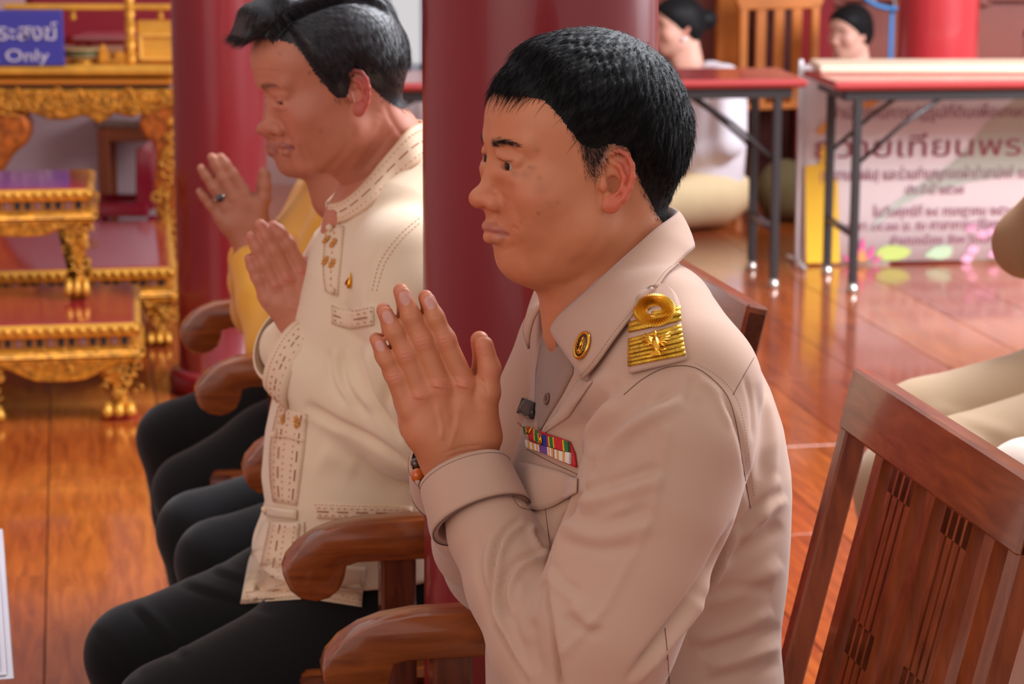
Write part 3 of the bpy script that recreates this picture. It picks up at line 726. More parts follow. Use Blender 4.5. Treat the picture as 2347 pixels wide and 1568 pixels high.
def shirt_officer(parent):
    fr = OFF; W = fr.on; so = Solid(); tr = []
    for (py, pf, pb, wd, ex) in ((655, 1410, 1590, .055, 2), (690, 1350, 1635, .085, 2.1), (740, 1290, 1672, .125, 2.2), (800, 1258, 1715, .155, 2.3), (870, 1238, 1748, .175, 2.3), (950, 1218, 1772, .185, 2.4), (1050, 1192, 1789, .19, 2.4), (1100, 1178, 1792, .19, 2.4), (1200, 1166, 1790, .188, 2.4), (1300, 1150, 1785, .184, 2.4), (1400, 1132, 1772, .182, 2.4), (1460, 1120, 1772, .182, 2.4), (1520, 1116, 1778, .184, 2.4), (1600, 1118, 1778, .188, 2.4), (1760, 1130, 1780, .195, 2.4)):
        a, b = fr.loc(W(pf, py)), fr.loc(W(pb, py)); tr.append(((a[2]+b[2])/2, a[0]-.004, b[0]+.006, wd, ex, 0))
    so.loft(fr, tr, .04)
    sh = [W(1478, 728, .045), W(1520, 770, .115), W(1560, 862, .165)]
    ua = [W(1575, 900, .185), W(1545, 1010, .205), W(1500, 1150, .215), W(1440, 1300, .225), W(1385, 1440, .235), W(1345, 1590, .235)]
    fa = [W(1345, 1600, .235), W(1255, 1480, .185), W(1185, 1340, .125), W(1125, 1220, .08), W(1096, 1145, .058)]
    for s_ in (1, -1):
        T = (lambda x: x) if s_ > 0 else (lambda x: [fr.mir(p) for p in x])
        so.chain(T(sh), [.042, .050, .058], .04)
        so.chain(T([W(1470, 760, .05), W(1500, 900, .14)]), [.07, .06], .05)
        so.chain(T(ua), [.068, .0725, .0735, .0715, .070, .066], .022, first=.05)
        so.chain(T(fa), [.066, .056, .0500, .0425, .037], .014)
    # neck opening
    so.cap(h1(-.04, 0, -.10), fr.on(1400, 688, 0), .058, .046, .01, 's')
    V, F = so.mesh(.0034); V = relax(V, F, 2, .5)
    V = carve(V, F, [(a, b, c, d*1.25) for a, b, c, d in OFF_FOLDS], (1.5, OFF_D+.4)); V = relax(V, F, 1, .3)
    o = mesh_obj('uniform_shirt', V, F, KHAKI, parent, loc=None)
    return V, F
OFF_FOLDS = [
 # sleeve: pressed crease and long drapes (picture px, width px, mm)
 ('r!', [(1530, 985), (1490, 1180), (1400, 1370), (1370, 1412), (1300, 1490)], 9, 2.2),
 ('f', [(1560, 900), (1420, 990), (1340, 1110)], 16, 5), ('f', [(1500, 900), (1390, 1000), (1345, 1060)], 20, 4.5),
 ('v', [(1345, 1150), (1300, 1190), (1330, 1150)], 10, 4),
 ('f', [(1520, 1080), (1400, 1120), (1325, 1150)], 18, 4), ('f', [(1500, 1180), (1380, 1210), (1300, 1200)], 22, 3.5),
 ('r', [(1450, 1160), (1360, 1200), (1300, 1205)], 14, 3), ('v', [(1470, 1250), (1380, 1260), (1290, 1240)], 14, 2.5),
 ('v!', [(1330, 1140), (1290, 1200), (1262, 1290), (1258, 1370), (1268, 1440), (1285, 1568)], 7, 9), ('r', [(1262, 1300), (1290, 1350), (1350, 1410)], 14, 2.5),
 ('v', [(1275, 1290), (1290, 1330), (1330, 1360)], 9, 2.5), ('f', [(1300, 1400), (1350, 1440), (1380, 1430)], 14, 3),
 ('s!', [(1345, 1120), (1300, 1190), (1258, 1290), (1262, 1420), (1285, 1500), (1300, 1600)], 12, 7),
 # forearm wrinkles
 ('f', [(1200, 1190), (1150, 1240), (1132, 1330), (1140, 1420), (1180, 1500), (1215, 1568)], 9, 6),
 ('f', [(1250, 1270), (1190, 1290), (1160, 1350), (1170, 1420)], 10, 4.5), ('v', [(1262, 1330), (1235, 1350), (1225, 1400)], 8, 4),
 ('f', [(1120, 1220), (1105, 1290), (1120, 1370), (1150, 1460)], 11, 3), ('r', [(1215, 1200), (1230, 1240), (1262, 1275)], 9, 4),
 ('v', [(1225, 1215), (1245, 1250), (1262, 1262)], 7, 4), ('r', [(1200, 1330), (1195, 1400), (1215, 1480)], 12, 3), ('v', [(1222, 1420), (1225, 1480), (1240, 1540)], 9, 3.5),
 # shoulder and yoke
 ('r', [(1580, 850), (1640, 900), (1680, 980)], 12, 1.5), ('v', [(1590, 860), (1578, 900), (1572, 935)], 6, 2), ('r', [(1605, 870), (1598, 920)], 6, 1.2),
 # chest folds from the pocket to the collar
 ('f', [(1395, 905), (1340, 985), (1330, 1050)], 15, 5), ('r', [(1400, 850), (1320, 930), (1250, 1000)], 14, 3.5), ('v', [(1420, 870), (1350, 950), (1290, 1000)], 12, 3),
 ('f', [(1300, 930), (1240, 990), (1200, 1010)], 14, 2),
 # side and back of the trunk
 ('f', [(1690, 1200), (1620, 1330), (1540, 1440), (1440, 1568)], 12, 7),
 ('f', [(1795, 1130), (1740, 1170), (1690, 1230)], 14, 4), ('r', [(1780, 1090), (1750, 1160), (1735, 1200)], 13, 3),
 ('v', [(1790, 1200), (1740, 1240), (1660, 1290)], 17, 4), ('r', [(1790, 1290), (1700, 1350), (1610, 1380)], 20, 4),
 ('v', [(1770, 1350), (1700, 1345), (1590, 1375)], 15, 4), ('r', [(1770, 1400), (1690, 1440), (1580, 1470)], 15, 3.5),
 ('v', [(1790, 1440), (1690, 1470), (1600, 1500)], 13, 4), ('r', [(1790, 1480), (1700, 1510), (1620, 1530)], 13, 3.5), ('v', [(1788, 1520), (1700, 1545), (1610, 1568)], 13, 3),
 ('r', [(1755, 900), (1775, 1000), (1770, 1100)], 12, 2.2), ('v', [(1735, 880), (1750, 990), (1740, 1100)], 11, 2), ('v', [(1705, 860), (1722, 930), (1726, 1010)], 6, 1.5),
 ('v', [(1650, 900), (1700, 1010), (1722, 1165)], 7, 2.5)]
# ---- run
off_o, off_head, off_hands = officer()
eyeballs(h1, off_o)
hair_officer(off_o, *off_head)
VS, FS = shirt_officer(off_o)
off_o_loc = None
def collar_part(name, inner, outer, m, parent, nv=7, thick=.0022, nu=48, bulge=.0):
    """turned-down collar leaf between two smooth space curves"""
    I = resample3(curve2(inner, 8), nu+1); O = resample3(curve2(outer, 8), nu+1); G = np.zeros((nu+1, nv+1, 3))
    for j in range(nv+1): t = j/nv; G[:, j] = I*(1-t)+O*t
    return G
def resample3(pl, n):
    P = np.array([np.asarray(q, float) for q in pl]); s = np.r_[0, np.cumsum(np.linalg.norm(np.diff(P, axis=0), axis=1))]
    t = np.linspace(0, s[-1], n); return np.stack([np.interp(t, s, P[:, j]) for j in range(3)], 1)
def sheet(G, thick, flip=False):
    """closed slab from a grid of points"""
    nu, nv = G.shape[0]-1, G.shape[1]-1; du = np.gradient(G, axis=0); dv = np.gradient(G, axis=1); n = _rown(np.cross(du, dv))
    if flip: n = -n
    V = np.concatenate([(G+n*thick/2).reshape(-1, 3), (G-n*thick/2).reshape(-1, 3)]); n1 = (nu+1)*(nv+1); ix = lambda i, j: i*(nv+1)+j; F = []
    for i in range(nu):
        for j in range(nv): q = (ix(i, j), ix(i, j+1), ix(i+1, j+1), ix(i+1, j)); F.append(q); F.append(tuple(n1+k for k in q[::-1]))
    per = [(i, 0) for i in range(nu)]+[(nu, j) for j in range(nv)]+[(i, nv) for i in range(nu, 0, -1)]+[(0, j) for j in range(nv, 0, -1)]
    for a, b in zip(per, per[1:]+per[:1]): a = ix(*a); b = ix(*b); F.append((a, b, b+n1, a+n1))
    uu, vv = np.meshgrid(np.linspace(0, 1, nu+1), np.linspace(0, 1, nv+1), indexing='ij')
    return V, np.array(F), np.concatenate([np.stack([uu.ravel(), vv.ravel()], 1)]*2)
def collar_officer(parent):
    fr = OFF; W = fr.on
    # fold line of the collar round the neck, then its free edge lying on the shoulders
    near_i = [W(1262, 752, .018), W(1285, 722, .050), W(1345, 668, .068), W(1430, 592, .074), W(1500, 528, .060), W(1548, 492, .030)]
    near_o = [W(1350, 876, .060), W(1382, 838, .085), W(1430, 770, .108), W(1500, 680, .108), W(1558, 610, .085), W(1586, 572, .045)]
    sb = SSh0; 
    for i_ in range(5): p_, n_ = sb.hit(near_o[i_][0] if False else proj(near_o[i_])[0], proj(near_o[i_])[1]); near_o[i_] = p_+n_*(.007 if i_ < 4 else .010)
    b_i = fr.W(*[fr.loc(near_i[-1])[0]-.008, 0, fr.loc(near_i[-1])[2]]); b_o = fr.W(fr.loc(near_o[-1])[0]-.012, 0, fr.loc(near_o[-1])[2]-.004)
    far_i = [fr.mir(p) for p in near_i[::-1]]; far_o = [fr.mir(p) for p in near_o[::-1]]
    # open front: far leaf stands away
    far_i[-1] = W(1258, 682, -.022); far_o[-1] = W(1212, 800, -.050); far_i[-2] = W(1262, 676, -.045); far_o[-2] = W(1203, 745, -.075)
    G = collar_part('collar', near_i+[b_i]+far_i, near_o+[b_o]+far_o, KHAKI, parent, 8, .002, 72)
    # gentle roll between fold and edge
    v = np.linspace(0, 1, G.shape[1]); cen = h1(-.04, 0, -.14); out = G-cen; out[..., 2] = 0; out = _rown(out); G = G + out*(.006*np.sin(np.pi*v)**.8)[None, :, None] + np.array([0, 0, .003])*np.sin(np.pi*v)[None, :, None]
    for i_ in range(G.shape[0]):
        for j_ in range(G.shape[1]):
            q_ = sb.b.find_nearest(Vector(G[i_, j_]))
            if q_[0] is not None:
                h_ = (Vector(G[i_, j_])-q_[0]).dot(q_[1]); 
                if h_ < .0045 and j_ > 0 and i_ < 46: G[i_, j_] += np.array(q_[1])*(.0045-h_)
    V, F, uv = sheet(G, .0028); col = mesh_obj('collar', V, F, KHAKI, parent)
    # collar stand inside
    S = np.stack([G[:, 0], G[:, 0]*.93+np.array(cen)*.07-np.array([0, 0, .03])], 1); V2, F2, _ = sheet(S, .002); mesh_obj('collar_stand', V2, F2, KHAKI_IN, col)
    # stitched line along the edge
    mb = MB(); e = G[:, -1]*.86+G[:, -2]*.14; e = G[:, -2]*.35+G[:, -1]*.65
    du = np.gradient(G, axis=0); dv = np.gradient(G, axis=1); n = _rown(np.cross(du, dv)); 
    sgn = 1 if (n[5, 4]@out[5, 4]) > 0 else -1
    row = G[:, -2]*.3+G[:, -1]*.7+n[:, -2]*sgn*.0016; 
    for i in range(0, len(row)-1):
        for t in (.0, .33, .66): a = row[i]*(1-t)+row[i+1]*t; b = row[i]*(1-t-.2)+row[i+1]*(t+.2); mb.tube([a, b], .00022, 4)
    mb.build('collar_stitching', THREAD, col, kind='stuff')
    return V, F, G
SSh0 = Surf((VS, FS))
VC, FC, GC = collar_officer(off_o)
SF = Surf((VS, FS), (VC, FC)); SSh = Surf((VS, FS))
GOLD = mat('gold_braid', (214, 164, 52), rough=.38, metal=.75, bump=.8, bscale=500, var=.25, vscale=120)
GOLDM = mat('gold_metal', (240, 176, 60), rough=.2, metal=1., var=.1, vscale=200)
DARKEN = mat('black_enamel', (36, 26, 24), rough=.3, coat=.5)
def sheet_obj(name, surf, A, B, nu, nv, m, parent, lift=.002, thick=.0015, crown=0., smooth=True):
    V, F, uv = surf.patch(A, B, nu, nv, lift, thick, crown=crown); return mesh_obj(name, V, F, m, parent, smooth, uv=uv)
def seam(name, surf, pls, r, m, parent, lift=0., dash=None, n=5, dens=6):
    mb = MB()
    for pl in pls:
        if dash:
            q = resample(curve2(pl, 8), max(4, int(sum(math.dist(a[:2], b[:2]) for a, b in zip(pl[:-1], pl[1:]))/dash)))
            for i in range(0, len(q)-1): 
                a, na = surf.hit(*q[i]); b, nb = surf.hit(*(q[i]*.45+q[i+1]*.55)); mb.tube([a+na*lift, b+nb*lift], r, 4)
        else: surf.tube(mb, pl, r, lift, n, dens)
    return mb.build(name, m, parent, smooth=True, kind='stuff' if dash else None)
def dress_officer(parent):
    P = parent
    # seams of the shirt
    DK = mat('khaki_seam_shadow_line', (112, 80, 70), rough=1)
    seam('armhole_seam', SSh, [[(1430, 905), (1475, 868), (1530, 842), (1590, 842), (1640, 875), (1672, 918), (1690, 985), (1702, 1060), (1712, 1120), (1720, 1165)]], .00055, DK, P)
    seam('yoke_seam', SSh, [[(1680, 905), (1705, 860), (1728, 820)]], .00045, DK, P)
    seam('side_seam', SSh, [[(1524, 1440), (1530, 1500), (1534, 1568)]], .0005, DK, P)
    seam('armhole_stitching', SSh, [[(1594, 832), (1650, 866), (1688, 912), (1708, 985), (1718, 1060), (1728, 1140)]], .00022, THREAD, P, dash=7)
    # cuff
    cf = Solid(); W = OFF.on
    for side in (1, -1):
        T = (lambda p: p) if side > 0 else OFF.mir
        a, b = T(W(1066, 1092, .036)), T(W(1112, 1212, .079)); ax = _n(b-a); mb = MB(); prof = []
        u = _n(np.cross(ax, OFF.L)); v = np.cross(ax, u); n = 40; V = []; F = []
        rings = [(0.0, .0405, 0), (.0, .0432, 0), (.006, .0442, 0), (.03, .0462, 0), (.052, .0476, 0), (.056, .0474, 0), (.056, .042, 0), (.03, .042, 1), (.002, .0400, 1)]
        for (t, r, _) in rings:
            for k in range(n):
                q = 2*math.pi*k/n; V.append(a-ax*.004+ax*t+ (u*math.cos(q)*1.12+v*math.sin(q)*1.0)*r)
        m = len(rings)
        for i in range(m-1):
            for k in range(n): F.append((i*n+k, i*n+(k+1) % n, (i+1)*n+(k+1) % n, (i+1)*n+k))
        cuff = mesh_obj('cuff', V, F, KHAKI, P)
        mb = MB(); 
        mb.tube([a-ax*.004+ax*.0045+(u*math.cos(q)*1.12+v*math.sin(q)*1.0)*.0443 for q in np.linspace(0, 2*math.pi, 60)[:-1]], .00022, 4, closed=True); mb.tube([a-ax*.004+ax*.0575+(u*math.cos(q)*1.12+v*math.sin(q)*1.0)*.0472 for q in np.linspace(0, 2*math.pi, 60)[:-1]], .0009, 5, closed=True)
        mb.build('cuff_seam', DK, cuff)
    # open placket edge, inner facing, button
    sheet_obj('placket_facing', SSh, [(1262, 752), (1240, 790), (1230, 850), (1228, 930), (1236, 985)], [(1300, 800), (1318, 850), (1290, 905), (1262, 950), (1238, 990)], 14, 8, KHAKI_IN, P, .0015, .001)
    sheet_obj('placket', SSh, [(1330, 868), (1300, 912), (1270, 958), (1240, 1000)], [(1350, 876), (1362, 872), (1336, 910), (1306, 955)], 12, 5, KHAKI, P, .0018, .001)
    p, n = SSh.hit(1259, 915); R = Vector(n).to_track_quat('Z', 'Y').to_matrix()
    bt = MB().lathe([(.0002, .0005), (.0035, .0008), (.0048, .0018), (.0058, .0022), (.0064, .0014), (.0064, 0), (.0002, 0)], p+n*.0022, 24, R).build('button', mat('button_brown', (122, 88, 74), rough=.35), P, True)
    mb = MB()
    for i, j in ((-1, -1), (-1, 1), (1, -1), (1, 1)): c = Vector(p+n*.0032)+R@Vector((i*.0012, j*.0012, 0)); mb.lathe([(.0001, .0004), (.0006, .0003), (.0006, -.0003), (.0001, -.0003)], c, 8, R)
    mb.build('button_hole', DARKEN, bt)
    # pocket flap: curved lower edge, standing off the chest
    sheet_obj('pocket_flap', SSh, [(1188, 1080), (1166, 1110), (1178, 1140), (1192, 1168)], [(1332, 1100), (1326, 1110), (1327, 1112), (1327, 1118)], 8, 3, KHAKI, P, .004, .001) if False else None
    top = [(1196, 1060), (1240, 1068), (1290, 1082), (1328, 1098)]; bot = [(1172, 1128), (1200, 1168), (1262, 1166), (1327, 1130)]
    fl = sheet_obj('pocket_flap', SSh, top, curve2(bot, 4), 18, 8, KHAKI, P, .0045, .0022, crown=.004)
    seam('pocket_welt', SSh, [[(1208, 1030), (1260, 1058), (1334, 1092)]], .00045, DK, P)
    seam('pocket_edge', SSh, [[(1250, 1165), (1256, 1215), (1262, 1262)]], .0006, DK, P)
    # second pocket seam line on the far chest
    seam('far_pocket_seam', SSh, [[(1186, 968), (1205, 985), (1222, 992)]], .00045, DK, P)
    # name plate on the far side of the chest
    nm = sheet_obj('name_plate', SSh, [(1203, 912), (1190, 946)], [(1231, 924), (1226, 962)], 3, 4, mat('plate_black', (44, 32, 32), rough=.6), P, .004, .002)
    WH = mat('plate_white', (200, 190, 185), rough=.5)
    seam('name_plate_rim', Surf((np.array([v.co[:] for v in nm.data.vertices]), quads(nm))), [[(1204, 913), (1191, 945), (1226, 961)]], .0003, WH, nm, lift=.0002)
    thai_on(nm, 'ศักดิ์ชัย', (1206, 934), (1228, 946), .0046, WH, 'name_plate_lettering')
    # ribbon bar
    RB = mat('ribbon_red', (196, 24, 30), rough=.6)
    base = sheet_obj('ribbon_backing', SSh, [(1213, 978), (1222, 1020), (1224, 1028)], [(1310, 1012), (1322, 1040), (1326, 1072)], 6, 10, RB, P, .004, .0025)
    hx = {'r': (200, 30, 34), 'g': (34, 110, 62), 'y': (226, 180, 30), 'b': (44, 50, 140), 'w': (226, 214, 210), 'p': (112, 66, 140), 'o': (226, 150, 40)}
    def bar(a0, a1, b0, b1, seq, nm_):
        tot = sum(k for _, k in seq); t = 0; r = None
        for c_, k in seq:
            u0, u1 = t/tot, (t+k)/tot; t += k; L_ = lambda p, q, s_: (p[0]*(1-s_)+q[0]*s_, p[1]*(1-s_)+q[1]*s_)
            sheet_obj(nm_, SSh, [L_(a0, a1, u0), L_(b0, b1, u0)], [L_(a0, a1, u1), L_(b0, b1, u1)], 3, 1, mat('ribbon_'+c_, hx[c_], rough=.6, bump=.4, bscale=1500), base, .0078, .003, smooth=False)
    bar((1214, 980), (1312, 1014), (1217, 1003), (1314, 1040), [('g', 1), ('y', .6), ('r', 3), ('y', .5), ('g', 1.5), ('y', .5), ('r', .5), ('b', 3), ('r', .5), ('y', .6), ('g', 1.5), ('y', .5), ('r', 3.6), ('y', .6), ('g', 1.4)], 'ribbon_stripe')
    bar((1219, 1010), (1318, 1042), (1221, 1024), (1318, 1066), [('w', 1), ('o', .7), ('w', .9), ('o', .7), ('w', .9), ('o', .5), ('w', .5), ('p', 3), ('w', .5), ('o', .4), ('w', .6), ('o', .8), ('p', .3), ('w', .9), ('o', .7), ('w', 1.4), ('o', .8), ('w', 1.6)], 'ribbon_stripe')
    for (x, y) in ((1230, 1000), (1257, 1012)):
        p, n = SSh.hit(x, y); mb = MB(); R = Vector(n).to_track_quat('Z', 'Y').to_matrix()
        for k, (r_, z) in enumerate(((.0034, 0), (.0024, .0035), (.0014, .0062))): mb.tube([Vector(p+n*.0095)+R@Vector((r_*math.cos(q), z*.6+r_*math.sin(q)*.9, 0)) for q in np.linspace(0, 2*math.pi, 12)[:-1]], .0006, 5, closed=True)
        mb.tube([Vector(p+n*.0095)+R@Vector((0, -.0035, 0)), Vector(p+n*.0095)+R@Vector((0, .0075, 0))], [.0016, .0003], 6)
        mb.build('ribbon_emblem', GOLDM, base, True)
    # collar badge: gold rim, black ground, standing figure with scrolls
    p, n = SF.hit(1338, 793); R = Vector(n).to_track_quat('Z', 'Y').to_matrix(); c = Vector(p+n*.001)
    bd = MB().lathe([(.0001, 0), (.0142, 0), (.0148, .0012), (.0142, .0028), (.0126, .0030), (.0116, .0020), (.0001, .0020)], c, 40, R).build('collar_badge', GOLDM, P, True)
    MB().lathe([(.0001, .0020), (.0114, .0020), (.0114, .0024), (.0001, .0024)], c, 32, R).build('badge_ground', DARKEN, bd, True)
    mb = MB(); Q = lambda x, y, z=.0027: c+R@Vector((x, y, z)); 
    up2 = R.inverted() @ Vector((0, 0, 1)); ang = math.atan2(up2.y, up2.x)-math.pi/2; ca, sa = math.cos(ang), math.sin(ang); Q2 = lambda x, y: Q(x*ca-y*sa, x*sa+y*ca)
    mb.tube([Q2(0, -.004), Q2(.0002, .001), Q2(0, .0045)], [.0013, .0016, .0011], 8); mb.tube([Q2(0, .0045), Q2(0, .0062), Q2(0, .0095)], [.0011, .0013, .0002], 8)
    mb.tube([Q2(-.0035, .001), Q2(-.0015, .003), Q2(.0015, .003), Q2(.0036, .0005)], [.0005, .0007, .0007, .0005], 6); mb.tube([Q2(-.0008, -.004), Q2(-.0014, -.0078)], .0008, 6); mb.tube([Q2(.0008, -.004), Q2(.0022, -.0072)], .0008, 6)
    for k in range(13):
        q = math.radians(-200+k*21.5); r0 = .0086; w_ = [Q2((r0+.0013*math.cos(t))*math.cos(q+.09*t), (r0+.0013*math.cos(t))*math.sin(q+.09*t)) for t in np.linspace(0, 4.4, 8)]; mb.tube(w_, .0004, 5)
    mb.tube([Q2(.0035*math.cos(t)+.001, .0075*math.sin(t)-.001) for t in np.linspace(-2.2, 1.2, 10)], .0006, 5)
    mb.build('badge_figure', GOLDM, bd, True)
    # far collar badge edge just showing
    # shoulder board
    A = [(1450, 708), (1447, 780), (1447, 862)]; B = [(1546, 700), (1560, 750), (1577, 828)]
    bb = sheet_obj('shoulder_board', SF, [(1452, 730), (1447, 790), (1447, 862)], [(1556, 712), (1566, 775), (1577, 830)], 12, 12, KHAKI, P, .0065, .003)
    cr = sheet_obj('shoulder_board_top', SF, curve2([(1455, 735), (1463, 690), (1500, 664), (1528, 664)], 5), curve2([(1553, 740), (1560, 715), (1548, 684), (1528, 664)], 5), 14, 8, KHAKI, bb, .0065, .003)
    for (a0, b0, a1, b1) in (((1449, 752), (1563, 726), (1448, 774), (1565, 748)), ((1448, 788), (1565, 755), (1447, 848), (1575, 822))):
        nst = 2 if a1[1]-a0[1] < 30 else 7
        for k in range(nst):
            t0, t1 = k/nst+.01, (k+1)/nst-.012
            L_ = lambda p, q, s_: (p[0]*(1-s_)+q[0]*s_, p[1]*(1-s_)+q[1]*s_)
            sheet_obj('gold_braid_band', SF, [L_(a0, a1, t0), L_(a0, a1, t1)], [L_(b0, b1, t0), L_(b0, b1, t1)], 2, 12, GOLD, bb, .0088+.0004*(k % 2), .002, crown=.0006)
    # pleated gold ring
    p, n = SF.hit(1500, 712); V = []; F = []; m_ = 96
    cen = (1500, 712)
    def rp(a, rx, ry, rot=-.12):
        x, y = rx*math.cos(a), ry*math.sin(a); return (cen[0]+x*math.cos(rot)-y*math.sin(rot), cen[1]+x*math.sin(rot)+y*math.cos(rot))
    base_p, base_n = SF.hit(*cen); nn = _n(base_n*.5+SF.hit(1500, 760)[1]*.5)
    def plane(px, py, h): r = ray(px, py); t = ((base_p+nn*.0095-CAM)@nn)/(r@nn); return CAM+r*t+nn*h
    prof = [(17, 11, 0), (20, 13.5, .0030), (27, 20, .0042), (36, 27, .0044), (45, 34, .0034), (49, 37, 0), (17, 11, -.0001)]
    mm = len(prof)
    for i in range(m_):
        a = 2*math.pi*i/m_; jj = 1.0 if i % 2 else .35
        for (rx, ry, h) in prof: V.append(plane(*rp(a, rx, ry), h*(jj if h > 0 else 1)))
    for i in range(m_):
        for k in range(mm-1): a = i*mm+k; b = ((i+1) % m_)*mm+k; F.append((a, b, b+1, a+1))
    mesh_obj('pleated_gold_ring', V, F, mat('gold_ring_braid', (222, 166, 50), rough=.34, metal=.8), bb, False)
    for k in range(2): sheet_obj('gold_braid_tail', SF, [(1498, 735+k*9), (1499, 742+k*9)], [(1562, 722+k*10), (1563, 731+k*10)], 2, 8, GOLD, bb, .0115, .003, crown=.0006)
    # winged bird emblem
    mb = MB(); p, n = SF.hit(1504, 790); bp = p+nn*.0125
    def pl2(px, py, h=0): r = ray(px, py); t = ((bp-CAM)@nn)/(r@nn); return CAM+r*t+nn*h
    mb.tube([pl2(1503, 770), pl2(1503, 782, .001), pl2(1505, 798, .001), pl2(1506, 808)], [.0018, .0034, .0036, .0012], 10)
    mb.tube([pl2(1503, 772, .001), pl2(1502, 763, .001), pl2(1500, 757)], [.0015, .0017, .0004], 8)
    for s_, tips in ((-1, [(1478, 764), (1473, 773), (1472, 783), (1476, 791), (1484, 797)]), (1, [(1536, 760), (1537, 770), (1535, 779), (1530, 788), (1523, 795)])):
        for k, tp in enumerate(tips): mid = ((1503+tp[0])/2+s_*3, 780+k*3-3); mb.tube([pl2(1504+s_*4, 780+k*3, .0005), pl2(*mid, .002), pl2(*tp, .0005)], [.0013, .0015, .0004], 6)
    for k in range(5): mb.tube([pl2(1504, 800, .0005), pl2(1496+k*4.5, 815, .0005)], [.0014, .0006], 6)
    mb.tube([pl2(1500, 802), pl2(1494, 812), pl2(1488, 811)], .0008, 6); mb.tube([pl2(1508, 800), pl2(1518, 803), pl2(1526, 800)], .0008, 6)
    mb.build('winged_bird_emblem', GOLDM, bb, True)
def quads(o): return np.array([[*p.vertices][:4] if len(p.vertices) > 3 else [*p.vertices]+[p.vertices[-1]] for p in o.data.polygons])
def text_mesh(s, size, m, depth=.0):
    cu = bpy.data.curves.new('txt', 'FONT'); cu.body = s; cu.size = size; cu.extrude = depth; cu.align_x = 'CENTER'; cu.align_y = 'CENTER'
    o = bpy.data.objects.new('txt', cu); C.objects.link(o); bpy.context.view_layer.update()
    me = bpy.data.meshes.new_from_object(o.evaluated_get(bpy.context.evaluated_depsgraph_get())); bpy.data.objects.remove(o); bpy.data.curves.remove(cu); me.materials.clear(); me.materials.append(m); return me
def text_obj(name, s, size, m, o, x, y, parent=None, depth=.0004, width=None):
    """lettering standing at o along axes x (reading direction) and y (up)"""
    me = text_mesh(s, size, m, depth); ob = bpy.data.objects.new(name, me); C.objects.link(ob); x = _n(x); z = _n(np.cross(x, y)); y = np.cross(z, x)
    sx = 1.
    if width and len(me.vertices): xs = [v.co.x for v in me.vertices]; sx = width/max(1e-6, max(xs)-min(xs)); cx = (max(xs)+min(xs))/2
    else: cx = 0
    for v in me.vertices: P = np.array(o)+x*((v.co.x-cx)*sx)+y*v.co.y+z*v.co.z; v.co = P
    if parent is not None: ob.parent = parent
    return ob
def thai_on(parent, s, a, b, size, m, name):
    pa, na = SSh.hit(*a); pb, nb = SSh.hit(*b); x = _n(pb-pa); n = _n(na+nb); y = np.cross(n, x); text_obj(name, s, size, m, (pa+pb)/2+n*.0046, x, y, parent, .0001, np.linalg.norm(pb-pa))
dress_officer(off_o)
# wooden prayer beads on the far wrist
def bead_string():
    W = OFF.on; a = OFF.mir(W(1050, 1062, .012)); b = OFF.mir(W(1074, 1120, .045)); ax = _n(b-a); u = _n(np.cross(ax, OFF.L)); v = np.cross(ax, u)
    root = empty('bead_bracelet', a+ax*.02, 0, 'string of dark brown wooden prayer beads worn on the wrist beside the open shirt cuff', 'bracelet')
    pr = None; BD = mat('bead_wood', (74, 46, 34), rough=.25, coat=.5, var=.3, vscale=100)
    for k in range(17):
        q = 2*math.pi*k/17; c = a+ax*.022+(u*math.cos(q)*1.1+v*math.sin(q))*.0375 + ax*.006*math.sin(q*2)
        r = .0066 if k % 6 else .0078
        prof = [(.0002, -r)]+[(r*math.sin(t), -r*math.cos(t)) for t in np.linspace(.3, 2.84, 8)]+[(.0002, r)]
        o = MB().lathe(prof, c-np.array(root.location), 12).build('bead', BD if k % 6 else mat('bead_amber', (200, 96, 20), rough=.2, coat=.6), root, True)
bead_string()
